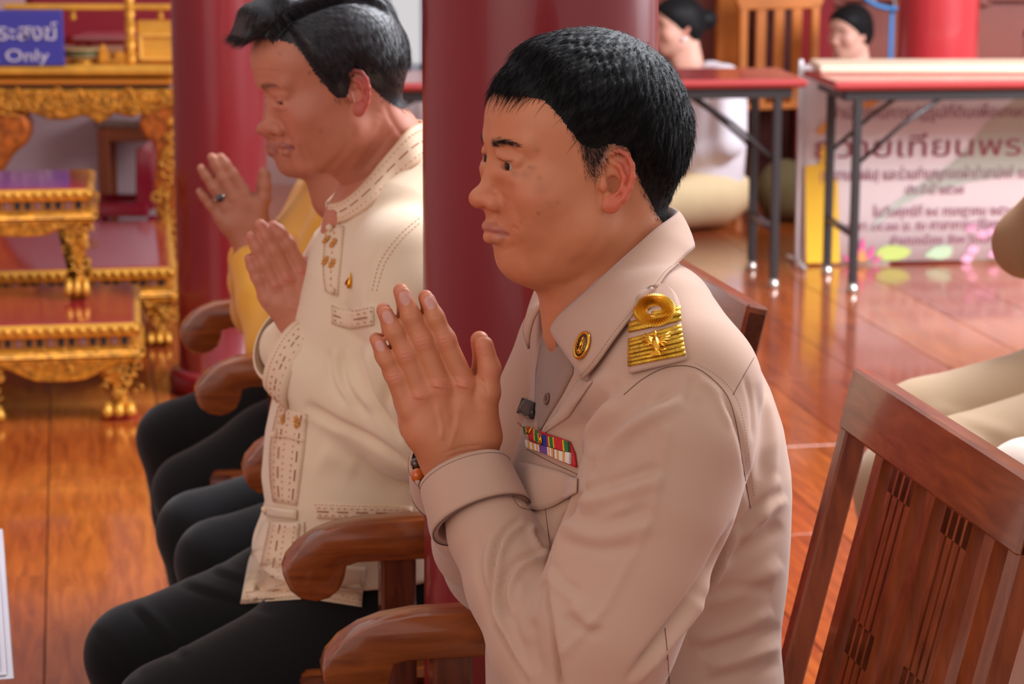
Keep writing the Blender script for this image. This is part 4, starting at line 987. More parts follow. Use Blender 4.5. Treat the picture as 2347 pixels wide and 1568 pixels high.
# ================================================================ chairs in the row
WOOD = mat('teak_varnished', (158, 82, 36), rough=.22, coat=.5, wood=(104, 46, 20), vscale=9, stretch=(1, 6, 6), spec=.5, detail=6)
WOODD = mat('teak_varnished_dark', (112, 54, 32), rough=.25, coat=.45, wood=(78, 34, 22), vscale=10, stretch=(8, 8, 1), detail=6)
WOODR = mat('teak_rail', (150, 78, 40), rough=.24, coat=.45, wood=(104, 48, 24), vscale=9, stretch=(6, 1, 6), spec=.5, detail=6); WOODS = mat('teak_slat', (146, 74, 38), rough=.26, coat=.4, wood=(104, 48, 24), vscale=9, stretch=(6, 6, 1), spec=.5, detail=6)
def chair_proto():
    root = empty('wooden_armchair', (0, 0, 0))      # x ahead, y to the sitter's left, z up; front of arms at x=0
    D, Wd = .56, .275; zs = .42
    def lean(z): return -(D-.012) - (z-.45)*.24
    s = MB().box((-.28, 0, zs-.012), (.50, .50, .024), bev=.008); s.build('seat', WOOD, root)
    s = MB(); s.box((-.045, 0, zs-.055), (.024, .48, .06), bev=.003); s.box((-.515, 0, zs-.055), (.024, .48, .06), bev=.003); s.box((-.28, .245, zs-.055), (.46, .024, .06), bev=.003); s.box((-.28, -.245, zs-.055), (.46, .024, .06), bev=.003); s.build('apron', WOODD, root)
    al = [(-.545, -.030), (-.35, -.012), (-.20, 0), (-.11, .0), (-.072, -.005), (-.045, -.014), (-.022, -.028), (-.006, -.046), (0, -.062), (-.001, -.075), (-.008, -.090), (-.022, -.102), (-.042, -.107), (-.06, -.103), (-.074, -.092), (-.081, -.076), (-.084, -.060), (-.1, -.056), (-.30, -.058), (-.545, -.072)]
    for q in (1, -1):
        m = MB().prism([(a, .652+b) for a, b in al], .048, lambda p: (p[0], q*Wd+p[2], p[1]), .006); smooth_by_angle(m.build('armrest', WOOD, root), 40)
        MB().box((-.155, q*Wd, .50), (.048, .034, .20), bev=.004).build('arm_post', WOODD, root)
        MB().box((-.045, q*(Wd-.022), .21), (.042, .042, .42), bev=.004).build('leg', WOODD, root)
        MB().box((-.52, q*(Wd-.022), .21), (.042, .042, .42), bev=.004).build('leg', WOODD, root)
        b = MB(); R = Matrix.Rotation(-math.atan(.24), 3, 'Y').inverted().inverted(); b.box((lean(.67), q*.262, .665), (.030, .026, .51), rot=R, bev=.003); b.build('back_post', WOODS, root)
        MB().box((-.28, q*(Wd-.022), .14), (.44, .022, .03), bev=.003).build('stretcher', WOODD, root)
    R = Matrix.Rotation(-math.atan(.24), 3, 'Y').inverted().inverted()
    MB().box((lean(.884), 0, .884), (.032, .55, .076), rot=R, bev=.0035).build('top_rail', WOODR, root)
    MB().box((lean(.475), 0, .475), (.028, .50, .05), rot=R, bev=.003).build('bottom_rail', WOODR, root)
    z0, z1 = .498, .848; y = .249; k = 0
    seq = [('g', .034), ('p', .026), ('g', .033), ('w', .074)]*4
    ys = .249; out = []
    while ys > -.249:
        t, wd = seq[k % 4]; k += 1
        if t == 'g': ys -= wd; continue
        if ys-wd < -.245: break
        yc = ys-wd/2; ys -= wd
        if t == 'p': out.append(('slat', yc, wd))
        else: out.append(('pierced_slat', yc, wd))
    sh = (-.249-ys)/2 if False else 0
    for nm, yc, wd in out:
        m = MB(); zc = (z0+z1)/2; h = z1-z0
        Tr = lambda yy, za, zb, w_: m.box((lean((za+zb)/2)+.002, yy, (za+zb)/2), (.022, w_, (zb-za)*1.03), rot=R)
        if nm == 'slat': Tr(yc, z0-.004, z1+.004, wd)
        else:
            for a, b in ((z0-.004, z0+.02), (z0+.135, z0+.175), (z1-.028, z1+.004)): Tr(yc, a, b, wd-.0008)
            g = .006; st = (wd-3*g)/4
            for j in range(4): Tr(yc-wd/2+st/2+j*(st+g), z0-.003, z1+.003, st)
        m.build(nm, WOODS, root)
    return root
def place_chair(o, P, yaw, label, name=None):
    """P = foot of the point between the arm fronts"""
    o.location = (P[0], P[1], 0); o.rotation_euler = (0, 0, math.pi+math.radians(yaw)); o['label'] = label; o['category'] = 'chair'; o['group'] = 'armchairs in the front row'
cream_near = at_z(640, 1300, .60); yel_near = at_z(460, 890, .60); yel_far = at_z(400, 742, .60)
ch0 = chair_proto(); place_chair(ch0, O1, YAW, 'wooden armchair with pierced slat back under the man in khaki')
CRM = Frame((cream_near-CH1.L*.305)[:2], YAW+1.5); YEL = Frame(((yel_near+yel_far)/2)[:2], YAW)
ch1 = copy_tree(ch0); place_chair(ch1, CRM.o, YAW+1.5, 'wooden armchair under the man in the cream jacket, its arm running behind the red pillar')
ch2 = copy_tree(ch0); place_chair(ch2, YEL.o, YAW, 'farthest wooden armchair of the row, under the man in yellow')
BLACK = mat('black_trouser_cloth', (24, 23, 25), rough=.9, sheen=.15, bump=.2, bscale=600, spec=.15)
SHOE = mat('black_leather', (18, 16, 16), rough=.3)
# ---------------------------------------------------------------- legs
def legs(fr, P, mtl, knees, hips_f=-.42, h=.006, hipz=.50, foot=-.04, rk=.072, rh=.095, folds=(), name='trousers', extra=None):
    so = Solid()
    for i, kn in enumerate(knees):
        q = fr.loc(kn); s_ = 1 if i == 0 else -1
        hip = fr.W(hips_f, s_*.095, hipz); ank = fr.W(q[0]+foot, q[1], .10)
        mid = np.array(hip)*.5+np.array(kn)*.5
        so.chain([hip, mid, kn], [rh, (rh+rk)/2*1.02, rk], .03); so.chain([kn, kn*.5+ank*.5, ank], [rk*.97, rk*.9, rk*.82], .02)
        sh = MB(); f0 = q[0]+foot
        V = []; 
        for (x, hw, zt) in ((-.09, .02, .05), (-.07, .034, .085), (0, .038, .095), (.06, .044, .07), (.13, .047, .045), (.17, .035, .035), (.185, .012, .025)):
            for k in range(12): t = 2*math.pi*k/12; V.append(fr.W(f0+x, q[1]+hw*math.cos(t), max(.004, zt/2+zt/2*math.sin(t))))
        F = [(i_*12+k, i_*12+(k+1) % 12, (i_+1)*12+(k+1) % 12, (i_+1)*12+k) for i_ in range(6) for k in range(12)]+[tuple(range(12))[::-1], tuple(72+k for k in range(12))]
        mesh_obj('shoe', V, F, SHOE, P)
    so.loft(fr, [(hipz-.07, hips_f+.12, hips_f-.13, .17, 2.2, 0), (hipz+.08, hips_f+.11, hips_f-.12, .16, 2.2, 0), (hipz+.18, hips_f+.08, hips_f-.10, .14, 2.2, 0)], .04)
    if extra: extra(so)
    V, F = so.mesh(h); V = relax(V, F, 2, .5)
    if folds: V = carve(V, F, folds, (1, 9))
    return V, F, mesh_obj(name, V, F, mtl, P)
# officer's own legs (mostly below the picture)
legs(OFF, off_o, mat('khaki_trousers', (150, 120, 100), rough=.9), [OFF.W(.13, .13, .50), OFF.W(.13, -.13, .50)], hips_f=-.31, h=.008)
# ================================================================ the man in the cream jacket
o, Fh, Lh, Uh = head_frame(808, 198, CRM, .080, 22, 11)
h2 = Head(o - Lh*.074, Fh, Lh, Uh, .985, jaw=.98, cheek=1.05, ear=1.07, neck=(-.075, -.15), neck_r=.056, nose=(.1095, -.042), nose_w=1.12, open=.0014, lidu=-.0055, fore=.013, gaze=-.5, ear_u=-.010, ear_out=33, earc=(200, 84, 80), lipf=.000)
CREAM = mat('cream_cotton', (232, 208, 178), rough=.92, bump=.2, bscale=650, sheen=.3, var=.03, vscale=6, spec=.15)
CR_D = proj(CRM.W(-.25, 0, 1.1))[2]
def cream_man():
    fr = CRM; W = fr.on; so = Solid(); h2.build(so)
    body = Solid(); body.loft(fr, [(*[fr.loc(W(740, py))[2]], fr.loc(W(pf, py))[0], fr.loc(W(pb, py))[0], wd, 2.3, 0) for (py, pf, pb, wd) in ((560, 760, 930, .11), (700, 715, 980, .15), (900, 690, 985, .15), (1200, 680, 985, .15), (1400, 680, 985, .16))], .04)
    body.cap(h2(-.07, 0, -.13), W(850, 520), .055, .07, .04)
    arm = [W(935, 560, .165), W(940, 940, .205), W(800, 870, .12), W(700, 800, .035)]
    for P in (arm, [fr.mir(p) for p in arm]): body.chain(P, [.045, .042, .036, .028], .02)
    V1, F1 = so.mesh(.0025); Vb, Fb = body.mesh(.009); V1 = relax(V1, F1, 1, .3)
    st = [('v', [(565, 165), (600, 160), (640, 165)], 3, .6), ('v', [(566, 150), (600, 147), (632, 150)], 3, .4), ('v', [(618, 230), (640, 226), (665, 236)], 2.5, 1.0),
          ('v', [(628, 252), (645, 258), (662, 250)], 4, .9), ('v', [(640, 275), (650, 300), (668, 330), (672, 350)], 6, 1.6), ('v', [(685, 330), (700, 360), (712, 385)], 7, 1.4), ('v', [(715, 290), (722, 340)], 8, .8),
          ('v', [(628, 368), (650, 366), (670, 372)], 7, 1.2), ('v', [(812, 285), (800, 330), (760, 380), (720, 405)], 9, 1.6),
          ('r', [(870, 260), (845, 320), (800, 390)], 12, 1.8), ('v', [(900, 290), (870, 340), (830, 390)], 8, 1.2), ('v', [(880, 235), (900, 280), (930, 320)], 7, 1.), ('r', [(640, 190), (660, 205), (670, 225)], 8, .8)]
    V1 = carve(V1, F1, [(a_, b_, c_, d_*1.4) for a_, b_, c_, d_ in st])
    sp = {'index': [[(692, 622, .016, .0122), (662, 560, .013, .0102), (643, 535, .011, .0092), (629, 522, .009, .0082)]],
          'middle': [[(661, 638, .018, .0125), (629, 575, .0145, .0108), (611, 541, .0115, .0096), (600, 519, .009, .0085)]],
          'ring': [[(634, 655, .0165, .0118), (608, 604, .0135, .0098), (590, 568, .011, .0088), (579, 546, .0085, .0080)]],
          'little': [[(612, 682, .0145, .0105), (592, 640, .0115, .0086), (581, 615, .0095, .0078), (573, 596, .008, .0070)]],
          'thumb': [[(735, 690, .012, .0145), (728, 640, .008, .0125), (716, 614, .004, .0108), (707, 603, .002, .0098)]],
          'palm': [[(712, 745, .013, .026), (706, 700, .014, .023), (692, 628, .0150, .0145)], [(690, 745, .013, .025), (680, 700, .014, .021), (661, 645, .0160, .0140)], [(672, 735, .012, .022), (655, 695, .013, .018), (635, 662, .0145, .0135)], [(662, 728, .012, .02), (638, 700, .012, .0165), (614, 688, .013, .0125)],
                   [(715, 740, .012, .026), (725, 700, .013, .021), (722, 655, .013, .017)], [(722, 670, .013, .0155), (700, 640, .0145, .0135)], [(700, 740, .013, .027), (715, 850, .045, .034)]]}
    hs = []
    for side in (1, -1):
        hh = Solid(); hand(hh, fr, sp, side, th=.96); v, f = hh.mesh(.0018); v = relax(v, f, 1, .35)
        if side > 0: v = carve(v, f, [('r', [(690, 612), (688, 628)], 9, 1.5), ('r', [(658, 628), (656, 645)], 9, 1.5), ('r', [(632, 648), (630, 660)], 8, 1.2), ('v', [(674, 640), (690, 690)], 6, 1), ('v', [(645, 650), (665, 700)], 6, 1), ('r', [(668, 690), (700, 698), (725, 696)], 4, 1.0), ('r', [(660, 700), (690, 715), (720, 712)], 4, .9), ('r', [(650, 660), (668, 700)], 4, .8), ('r', [(680, 650), (690, 690)], 4, .7)])
        hs.append((v, f))
    V, F = join([(V1, F1), (Vb, Fb)]+hs); c = h2.tint(V, (200, 126, 98), lipc=(150, 82, 78), warm=(196, 96, 76), browc=(40, 30, 30), browdrop=.001)
    hp = h2.loc(V); hm = hair_mask2(hp)[0]; hm = np.clip(hm*1.0, 0, 1)*(np.hypot(hp[:, 0], hp[:, 1]) < .2); c = c*(1-.8*hm[:, None])+np.array(lin((44, 38, 38)))*.8*hm[:, None]
    px, py, dd = proj(V)
    for (x, y, r) in ((692, 622, 12), (661, 638, 12), (634, 655, 10), (630, 522, 12), (600, 520, 12), (579, 546, 12), (573, 598, 10)):
        m = .4*np.exp(-((px-x)**2+(py-y)**2)/r**2)*(py > 500); c = c*(1-m[:, None])+np.array(lin((206, 104, 92)))*m[:, None]
    for (x, y, r, s_) in ((710, 168, 4, .6), (641, 123, 4, .35), (736, 300, 5, .3)):
        m = s_*np.exp(-((px-x)**2+(py-y)**2)/(r*r)); c = c*(1-m[:, None])+np.array(lin((100, 56, 44)))*m[:, None]
    me = mesh_obj('person', V, F, SKIN, attrs={'col': c}, loc=CRM.o)
    tag(me, 'man in an embroidered cream jacket and black trousers, head bowed over pressed palms', 'person'); return me, (V1, F1)
def hair_mask2(q):
    """side-parted hair: (density, height above hairline)"""
    f, l, u = q.T; al = np.abs(l)
    hl = np.interp(f, [-.13, -.095, -.07, -.045, -.02, .0, .012, .024, .034, .05, .065, .12], [-.064, -.060, -.052, -.028, .006, .012, -.014, -.012, .004, .034, .074, .100])
    return np.clip((u-hl)/.022, 0, 1), u-hl
HAIR2 = mat('dark_grey_hair', (32, 30, 34), rough=.4, spec=.4, var=.3, vscale=260)
def hair_cream(parent, V1, F1):
    hd = h2
    def side(q): return smoothstep(.040-q[:, 1]-.02*np.clip(.08-q[:, 0], -1, .1), -.003, .006)         # 1 = swept over the top, 0 = combed side
    def T(q):
        f, l, u = q.T; al = np.abs(l); d, e = hair_mask2(q); hl = u-e
        t = .0125*smoothstep(e, -.004, .045); s_ = side(q); t = t+s_*smoothstep(u, .06, .1)*(.010+.012*smoothstep(f, .02, .09))
        groove = np.exp(-((.040-l-.02*np.clip(.08-f, -1, .1))/.0035)**2)*smoothstep(u, .06, .085)*smoothstep(f, -.05, -.01)
        t = t*(1-.8*groove); t = t*(1-.35*smoothstep(-u, -.02, .04))
        return np.where((al > .078) & (u < .03) | (e < -.006) | (np.hypot(f, l) > .2), -.001, t)
    V, F, ts = hair_shell(hd, V1, F1, T, (-.085, .03, .105), .00018); N = normals(V, F)
    P, i = sample_surface(V, F, smoothstep(ts, .0005, .006)+.05, 17000); nn = N[F[i, 0]]; q = hd.loc(P); s_ = side(q)[:, None]
    dtop = -hd.L*.75+hd.F*.6+hd.U*.1; dside = -hd.F*.75-hd.U*.7; back = smoothstep(-q[:, 0], .02, .06)[:, None]; dside = dside*(1-back)+(-hd.U-hd.F*.2)*back
    d = s_*dtop*(1-back)+(1-s_*(1-back))*dside; d = _rown(d-nn*(d*nn).sum(1)[:, None])
    L = rng.uniform(.014, .03, len(P))*np.where(s_[:, 0] > .5, 1.2, .8)*np.where(q[:, 2] < .02, .5, 1)
    a = strand_mesh(P-nn*.001, d, nn, L, rng.uniform(.03, .16, len(P)), .4, rng.uniform(.0002, .0004, len(P)), 4, .06)
    m = (hair_mask2(hd.loc(V1))[0]+.4*(hair_mask2(hd.loc(V1))[1] > -.003))*(np.abs(hd.loc(V1)[:, 1]) < .079)*(np.hypot(*hd.loc(V1).T[:2]) < .2); P, i = sample_surface(V1, F1, m, 13000); nn = normals(V1, F1)[F1[i, 0]]
    d = -hd.F*.5-hd.U*.85; d = _rown(d-nn*(nn@d)[:, None]); b = strand_mesh(P, d, nn, rng.uniform(.006, .013, len(P)), rng.uniform(.05, .25, len(P)), .3, np.full(len(P), .00026), 2, .2)
    # quiff rolled forward over the brow
    qf = Solid()
    for k in range(9):
        t = k/8; l0 = .030-.062*t; p = [(.020, l0*.8, .118+.004*math.sin(3.1*t)), (.060, l0, .122+.006*math.sin(3.1*t)), (.095, l0+.002, .112+.003*math.sin(3.1*t)), (.122, l0-.002, .094)]
        qf.chain([hd(*x) for x in p], [.010, .0125, .0125, .005], .014)
    v, f = qf.mesh(.0028); N3 = normals(v, f); qq = hd.loc(v); v = v+N3*(.0005*np.sin(qq[:, 1]*900+12*np.sin(qq[:, 0]*45)))[:, None]; P, i = sample_surface(v, f, np.ones(len(v)), 5000); nn = N3[f[i, 0]]; d = hd.F*.8-hd.U*.25-hd.L*.25; d = _rown(d-nn*(nn@d)[:, None])
    c = strand_mesh(P-nn*.001, d, nn, rng.uniform(.012, .022, len(P)), rng.uniform(.02, .1, len(P)), .4, np.full(len(P), .0003), 4, .06)
    V, F = join([(V, F), a, b, (v, f), c]); return mesh_obj('hair', V, F, HAIR2, parent)
crm_o, crm_head = cream_man(); eyeballs(h2, crm_o); hair_cream(crm_o, *crm_head)
CR_FOLDS = [('f', [(880, 800), (905, 850), (900, 930), (935, 990)], 13, 8), ('f', [(830, 790), (850, 870), (880, 940), (930, 1010)], 12, 7), ('f', [(790, 800), (800, 880), (850, 950)], 12, 4.5), ('f', [(760, 800), (765, 870), (800, 930)], 11, 3.5),
            ('v', [(925, 800), (940, 850), (930, 900)], 12, 7), ('r', [(895, 835), (925, 830), (950, 850)], 10, 6), ('r', [(860, 700), (850, 740), (870, 790)], 16, 4), ('v', [(790, 690), (800, 760), (850, 800)], 12, 4),
            ('v', [(700, 925), (760, 965), (850, 1010), (935, 1070)], 10, 8), ('r', [(640, 880), (700, 950), (800, 1000)], 14, 2), ('v', [(745, 1060), (840, 1110), (930, 1130)], 30, 3), ('r', [(730, 1040), (820, 1080)], 30, 2.5), ('v', [(870, 560), (840, 640), (838, 700)], 5, 2)]
def jacket():
    fr = CRM; W = fr.on; so = Solid(); tr = []
    for (py, pf, pb, wd, ex) in ((470, 790, 925, .05, 2), (500, 762, 950, .08, 2.1), (540, 718, 990, .13, 2.2), (600, 690, 1015, .175, 2.3), (700, 664, 1030, .19, 2.4), (800, 645, 1035, .195, 2.4), (900, 628, 1038, .195, 2.4), (1000, 606, 1038, .195, 2.4), (1100, 597, 1036, .195, 2.4), (1160, 606, 1034, .195, 2.4), (1200, 594, 1034, .198, 2.4), (1235, 580, 1034, .200, 2.4), (1262, 574, 1034, .20, 2.5)):
        a, b = fr.loc(W(pf, py)), fr.loc(W(pb, py)); tr.append(((a[2]+b[2])/2, a[0]-.004, b[0], wd, ex, 0))
    so.loft(fr, tr, .04)
    sh = [W(868, 545, .05), W(912, 575, .12), W(945, 615, .165)]; ua = [W(950, 625, .18), W(965, 700, .205), W(968, 830, .215), W(955, 960, .215)]; fa = [W(950, 985, .21), W(860, 930, .16), W(770, 880, .105), W(705, 842, .065), (W(678, 828, .05))]
    for s_ in (1, -1):
        T = (lambda x: x) if s_ > 0 else (lambda x: [fr.mir(p) for p in x])
        so.chain(T(sh), [.040, .050, .062], .045); so.chain(T([W(925, 440, .040), W(905, 500, .075)]), [.036, .046], .035, first=.03); so.chain(T([W(965, 408, .045), W(935, 470, .07)]), [.030, .044], .03); so.chain(T([W(845, 505, .045), W(870, 545, .08)]), [.022, .035], .03); so.chain(T(ua), [.070, .074, .076, .072], .025, first=.05); so.chain(T(fa), [.070, .065, .056, .047, .040], .018)
    so.cap(h2(-.06, 0, -.09), W(872, 425), .046, .042, .01, 's')
    V, F = so.mesh(.0042); V = relax(V, F, 2, .5); V = carve(V, F, [(a_, b_, c_, d_*1.3) for a_, b_, c_, d_ in CR_FOLDS], (1.5, CR_D+.4)); V = relax(V, F, 1, .3)
    mesh_obj('jacket', V, F, CREAM, crm_o); return V, F
VJ, FJ = jacket(); SJ = Surf((VJ, FJ))
BAND = mat('stitched_band', (232, 204, 174), rough=.9, bump=.4, bscale=500); EMB = mat('brown_embroidery', (196, 132, 88), rough=.8); EMO = mat('orange_embroidery', (214, 146, 70), rough=.8); EMD = mat('dark_brown_embroidery', (160, 98, 58), rough=.8)
def band(name, A, B, surf=None, rows=(.25, .75), long=(.5,), n=10, lift=.0022, parent=None, stitch=True):
    """applied strip with dotted and dashed stitching; A and B are its two long edges in picture px"""
    surf = surf or SJ; A = [tuple(q) for q in curve2(A, 4)]; B = [tuple(q) for q in curve2(B, 4)]; L = sum(math.dist(a, b) for a, b in zip(A[:-1], A[1:]))
    o = sheet_obj(name, surf, A, B, max(6, int(L/16)), 4, BAND, parent or crm_o, lift, .0016)
    RA = resample(A, 100); RB = resample(B, 100); at = lambda u, v: RA[min(99, int(u*99))]*(1-v)+RB[min(99, int(u*99))]*v
    mb = MB(); mo = MB(); md = MB(); k = max(2, int(L/14))
    for v in rows:
        for i in range(k):
            u = (i+.5)/k; p, nn = surf.hit(*at(u, v)); q, _ = surf.hit(*at(min(1, u+.3/k), v)); (mo if i % 2 else mb).tube([p+nn*(lift+.0004), q+nn*(lift+.0004)], .00085, 5)
    for v in long:
        kk = max(1, int(L/42))
        for i in range(kk):
            u0, u1 = (i+.12)/kk, (i+.7)/kk; pts = []
            for t in np.linspace(u0, u1, 4): p, nn = surf.hit(*at(t, v)); pts.append(p+nn*(lift+.0004))
            md.tube(pts, .0009, 5)
    for v in (.03, .97):
        kk = max(2, int(L/8))
        for i in range(kk): p, nn = surf.hit(*at((i+.1)/kk, v)); q, _ = surf.hit(*at((i+.65)/kk, v)); mb.tube([p+nn*(lift+.0002), q+nn*(lift+.0002)], .00045, 4)
    mb.build('dotted_stitching', EMB, o, kind='stuff'); mo.build('orange_dots', EMO, o, kind='stuff')
    if long: md.build('dashed_stitching', EMD, o, kind='stuff')
    return o
band('placket_band', [(752, 505), (745, 560), (742, 620), (748, 670)], [(790, 520), (786, 570), (780, 630), (776, 680)], rows=(.5,), long=())
band('placket_band', [(640, 930), (622, 1010), (620, 1090), (628, 1150)], [(706, 950), (700, 1020), (690, 1100), (682, 1160)], rows=(.15, .42, .68), long=(.28, .82))
band('pocket_band', [(762, 700), (800, 712), (858, 704)], [(762, 742), (800, 754), (858, 746)])
band('pocket_band', [(722, 1155), (800, 1158), (880, 1160), (945, 1162)], [(728, 1188), (800, 1190), (880, 1190), (945, 1192)])
band('hem_band', [(690, 1350), (740, 1356), (830, 1366)], [(690, 1376), (740, 1382), (830, 1388)]) if False else None
seam('armhole_stitching', SJ, [[(962, 500), (915, 540), (872, 600), (852, 670)], [(962, 512), (920, 550), (882, 606), (862, 672)]], .0005, EMB, crm_o, .0006, dash=9)
# stand collar
def stand_collar():
    W = CRM.on; lo = [SJ.hit(*q_)[0]+SJ.hit(*q_)[1]*.002 for q_ in ((758, 518), (800, 506), (850, 474))]+[W(905, 418, .078), W(960, 374, .064)]; hi = [W(752, 468, .010), W(788, 458, .040), W(832, 420, .060), W(888, 352, .064), W(936, 296, .050)]
    bl = CRM.W(CRM.loc(lo[-1])[0]-.03, 0, CRM.loc(lo[-1])[2]+.005); bh = CRM.W(CRM.loc(hi[-1])[0]-.03, 0, CRM.loc(hi[-1])[2]+.005)
    G = collar_part('c', hi+[bh]+[CRM.mir(p) for p in hi[::-1]], lo+[bl]+[CRM.mir(p) for p in lo[::-1]], None, None, 5, .002, 60)
    V, F, _ = sheet(G, .0026); c = mesh_obj('stand_collar', V, F, BAND, crm_o); S = Surf((V, F))
    mb = MB(); md = MB()
    du = np.gradient(G, axis=0); dv = np.gradient(G, axis=1); n = _rown(np.cross(du, dv)); cc = CRM.on(850, 430, 0)
    for i in range(1, 29):
        for v in (1, 4):
            p = G[i, v]; nn = n[i, v]*(1 if n[i, v]@(p-cc) > 0 else -1); mb.tube([p+nn*.0016, p+nn*.0016+(G[i+1, v]-p)*.22], .0009, 5)
        if i % 3: p = G[i, 2]*.5+G[i, 3]*.5; q = G[i+1, 2]*.5+G[i+1, 3]*.5; nn = n[i, 2]*(1 if n[i, 2]@(p-cc) > 0 else -1); md.tube([p+nn*.0016, q+nn*.0016], .0009, 5)
        for v in (0, 5):
            for t in (0, .5): p = G[i, v]*(1-t)+G[i+1, v]*t; q = p+(G[i+1, v]-G[i, v])*.3; nn = n[i, v]*(1 if n[i, v]@(p-cc) > 0 else -1); nn2 = (G[i, 2]-G[i, v]); nn2 = nn2/np.linalg.norm(nn2)*.001; mb.tube([p+nn*.0014+nn2, q+nn*.0014+nn2], .0005, 4)
    mb.build('dotted_stitching', EMO, c, kind='stuff'); md.build('dashed_stitching', EMD, c, kind='stuff')
stand_collar()
def star(x, y, r, m_=None):
    p, n = SJ.hit(x, y); R = Vector(n).to_track_quat('Z', 'Y').to_matrix(); mb = MB()
    for k in range(8): q = math.radians(45*k+10); mb.tube([Vector(p+n*.0034), Vector(p+n*.0038)+R@Vector((r*.6*math.cos(q), r*.6*math.sin(q), 0)), Vector(p+n*.003)+R@Vector((r*math.cos(q), r*math.sin(q), 0))], [.0006, r*.2, .0004], 5)
    o = mb.build('embroidered_star', m_ or EMO, crm_o, True); MB().tube([p+n*.003, p+n*.0052], [.0018, .0008], 6).build('star_centre', EMD, o, True)
for (x, y, r) in ((751, 552, .0085), (767, 560, .0085), (749, 600, .0085), (765, 606, .0085), (685, 966, .0105), (652, 962, .008)): star(x, y, r)
def toggle(x, y):
    p, n = SJ.hit(x, y); MB().lathe([(.0002, -.005), (.004, -.004), (.0055, 0), (.004, .004), (.0002, .005)], p+n*.006, 12, Vector(n).to_track_quat('Z', 'Y').to_matrix()).build('knot_button', BAND, crm_o, True)
for q in ((762, 528), (768, 668), (636, 998), (616, 1166)): toggle(*q)
sheet_obj('closing_loop', SJ, [(612, 1158), (650, 1164), (684, 1168)], [(612, 1180), (650, 1186), (684, 1190)], 6, 3, CREAM, crm_o, .005, .003, crown=.0015)
seam('closing_cord', SJ, [[(640, 1000), (665, 1002), (700, 1012)]], .0016, BAND, crm_o, .003)
def small_pin():
    p, n = SJ.hit(806, 645); mb = MB(); R = Vector(n).to_track_quat('Z', 'Y').to_matrix(); up2 = R.inverted()@Vector((0, 0, 1)); a = math.atan2(up2.y, up2.x)-math.pi/2; Q = lambda x, y: Vector(p+n*.003)+R@Vector((x*math.cos(a)-y*math.sin(a), x*math.sin(a)+y*math.cos(a), 0))
    mb.tube([Q(0, -.010), Q(0, -.004), Q(0, .003), Q(0, .013)], [.0025, .0045, .0025, .0003], 8); o = mb.build('emblem_pin', GOLDM, crm_o, True)
    mb = MB(); mb.tube([Q(-.003, -.006)+Vector(n)*.004, Q(.001, -.002)+Vector(n)*.005, Q(.002, .004)+Vector(n)*.003], [.001, .0018, .0008], 6); mb.build('pin_enamel', mat('pin_red', (160, 40, 36), rough=.3), o, True)
small_pin()
def cream_cuff():
    for side in (1, -1):
        T = (lambda p: p) if side > 0 else CRM.mir
        a, b = T(CRM.on(662, 818, .045)), T(CRM.on(722, 852, .075)); ax = _n(b-a); u = _n(np.cross(ax, CRM.L)); v = np.cross(ax, u); n = 36; V = []
        rings = [(-.006, .0435), (-.006, .0470), (.0, .0490), (.03, .0545), (.044, .0570), (.044, .052), (.03, .050), (-.004, .044)]; R = lambda t, r, q: a+ax*t+(u*math.cos(q)*1.22+v*math.sin(q)*.95)*r
        for (t, r) in rings: V += [R(t, r, 2*math.pi*k/n) for k in range(n)]
        F = [(i*n+k, i*n+(k+1) % n, (i+1)*n+(k+1) % n, (i+1)*n+k) for i in range(len(rings)-1) for k in range(n)]; c = mesh_obj('cuff_band', V, F, BAND, crm_o)
        m1 = MB(); m2 = MB(); m3 = MB()
        for k in range(34):
            q = 2*math.pi*k/34
            for t in (.012, .030): r = np.interp(t, [.006, .042], [.0505, .0555]); (m2 if k % 2 else m1).tube([R(t, r+.0006, q), R(t, r+.0006, q+.05)], .0009, 5)
            if k % 3: m3.tube([R(.021, .0532, q), R(.021, .0532, q+.13)], .0009, 5)
            for t in (.003, .040):
                for e in (0, .09): r = np.interp(t, [.0, .006, .042], [.0485, .0505, .0555]); m1.tube([R(t, r+.0003, q+e), R(t, r+.0003, q+e+.05)], .0005, 4)
        m1.build('dotted_stitching', EMB, c, kind='stuff'); m2.build('orange_dots', EMO, c, kind='stuff'); m3.build('dashed_stitching', EMD, c, kind='stuff')
cream_cuff()
_, _, crm_tr = legs(CRM, crm_o, BLACK, [CRM.on(385, 1640, .13), CRM.on(312, 1500, -.13)], hips_f=-.27, h=.005, rk=.075, rh=.095,
     folds=[('f', [(300, 1380), (360, 1440), (420, 1510)], 12, 4), ('f', [(400, 1330), (520, 1370), (640, 1400)], 12, 3), ('v', [(215, 1440), (260, 1500), (330, 1560)], 12, 3), ('f', [(470, 1300), (560, 1330), (640, 1340)], 10, 3)])
# jacket skirt falling over the lap, with its pointed corner and stitched hem
SK = Surf((VJ, FJ), (lambda o_: (np.array([v.co[:] for v in o_.data.vertices])+np.array(o_.location), quads(o_)))(crm_tr))
sheet_obj('front_panel', SK, [(604, 1196), (572, 1290), (554, 1384)], [(700, 1196), (702, 1290), (706, 1374)], 14, 8, CREAM, crm_o, .0035, .002)
sheet_obj('front_panel', SK, [(706, 1290), (708, 1374)], [(838, 1300), (830, 1392)], 8, 8, CREAM, crm_o, .0035, .002)
band('hem_band', [(566, 1362), (640, 1352), (700, 1348)], [(556, 1380), (640, 1376), (702, 1372)], surf=SK, rows=(.5,), long=(), lift=.0062)
band('hem_band', [(708, 1338), (770, 1344), (834, 1352)], [(708, 1372), (770, 1380), (830, 1389)], surf=SK, rows=(.25, .75), lift=.0062)
band('placket_band', [(626, 1196), (606, 1290), (586, 1360)], [(694, 1198), (686, 1290), (690, 1350)], surf=SK, rows=(.2, .55, .85), long=(.38,), lift=.0064)
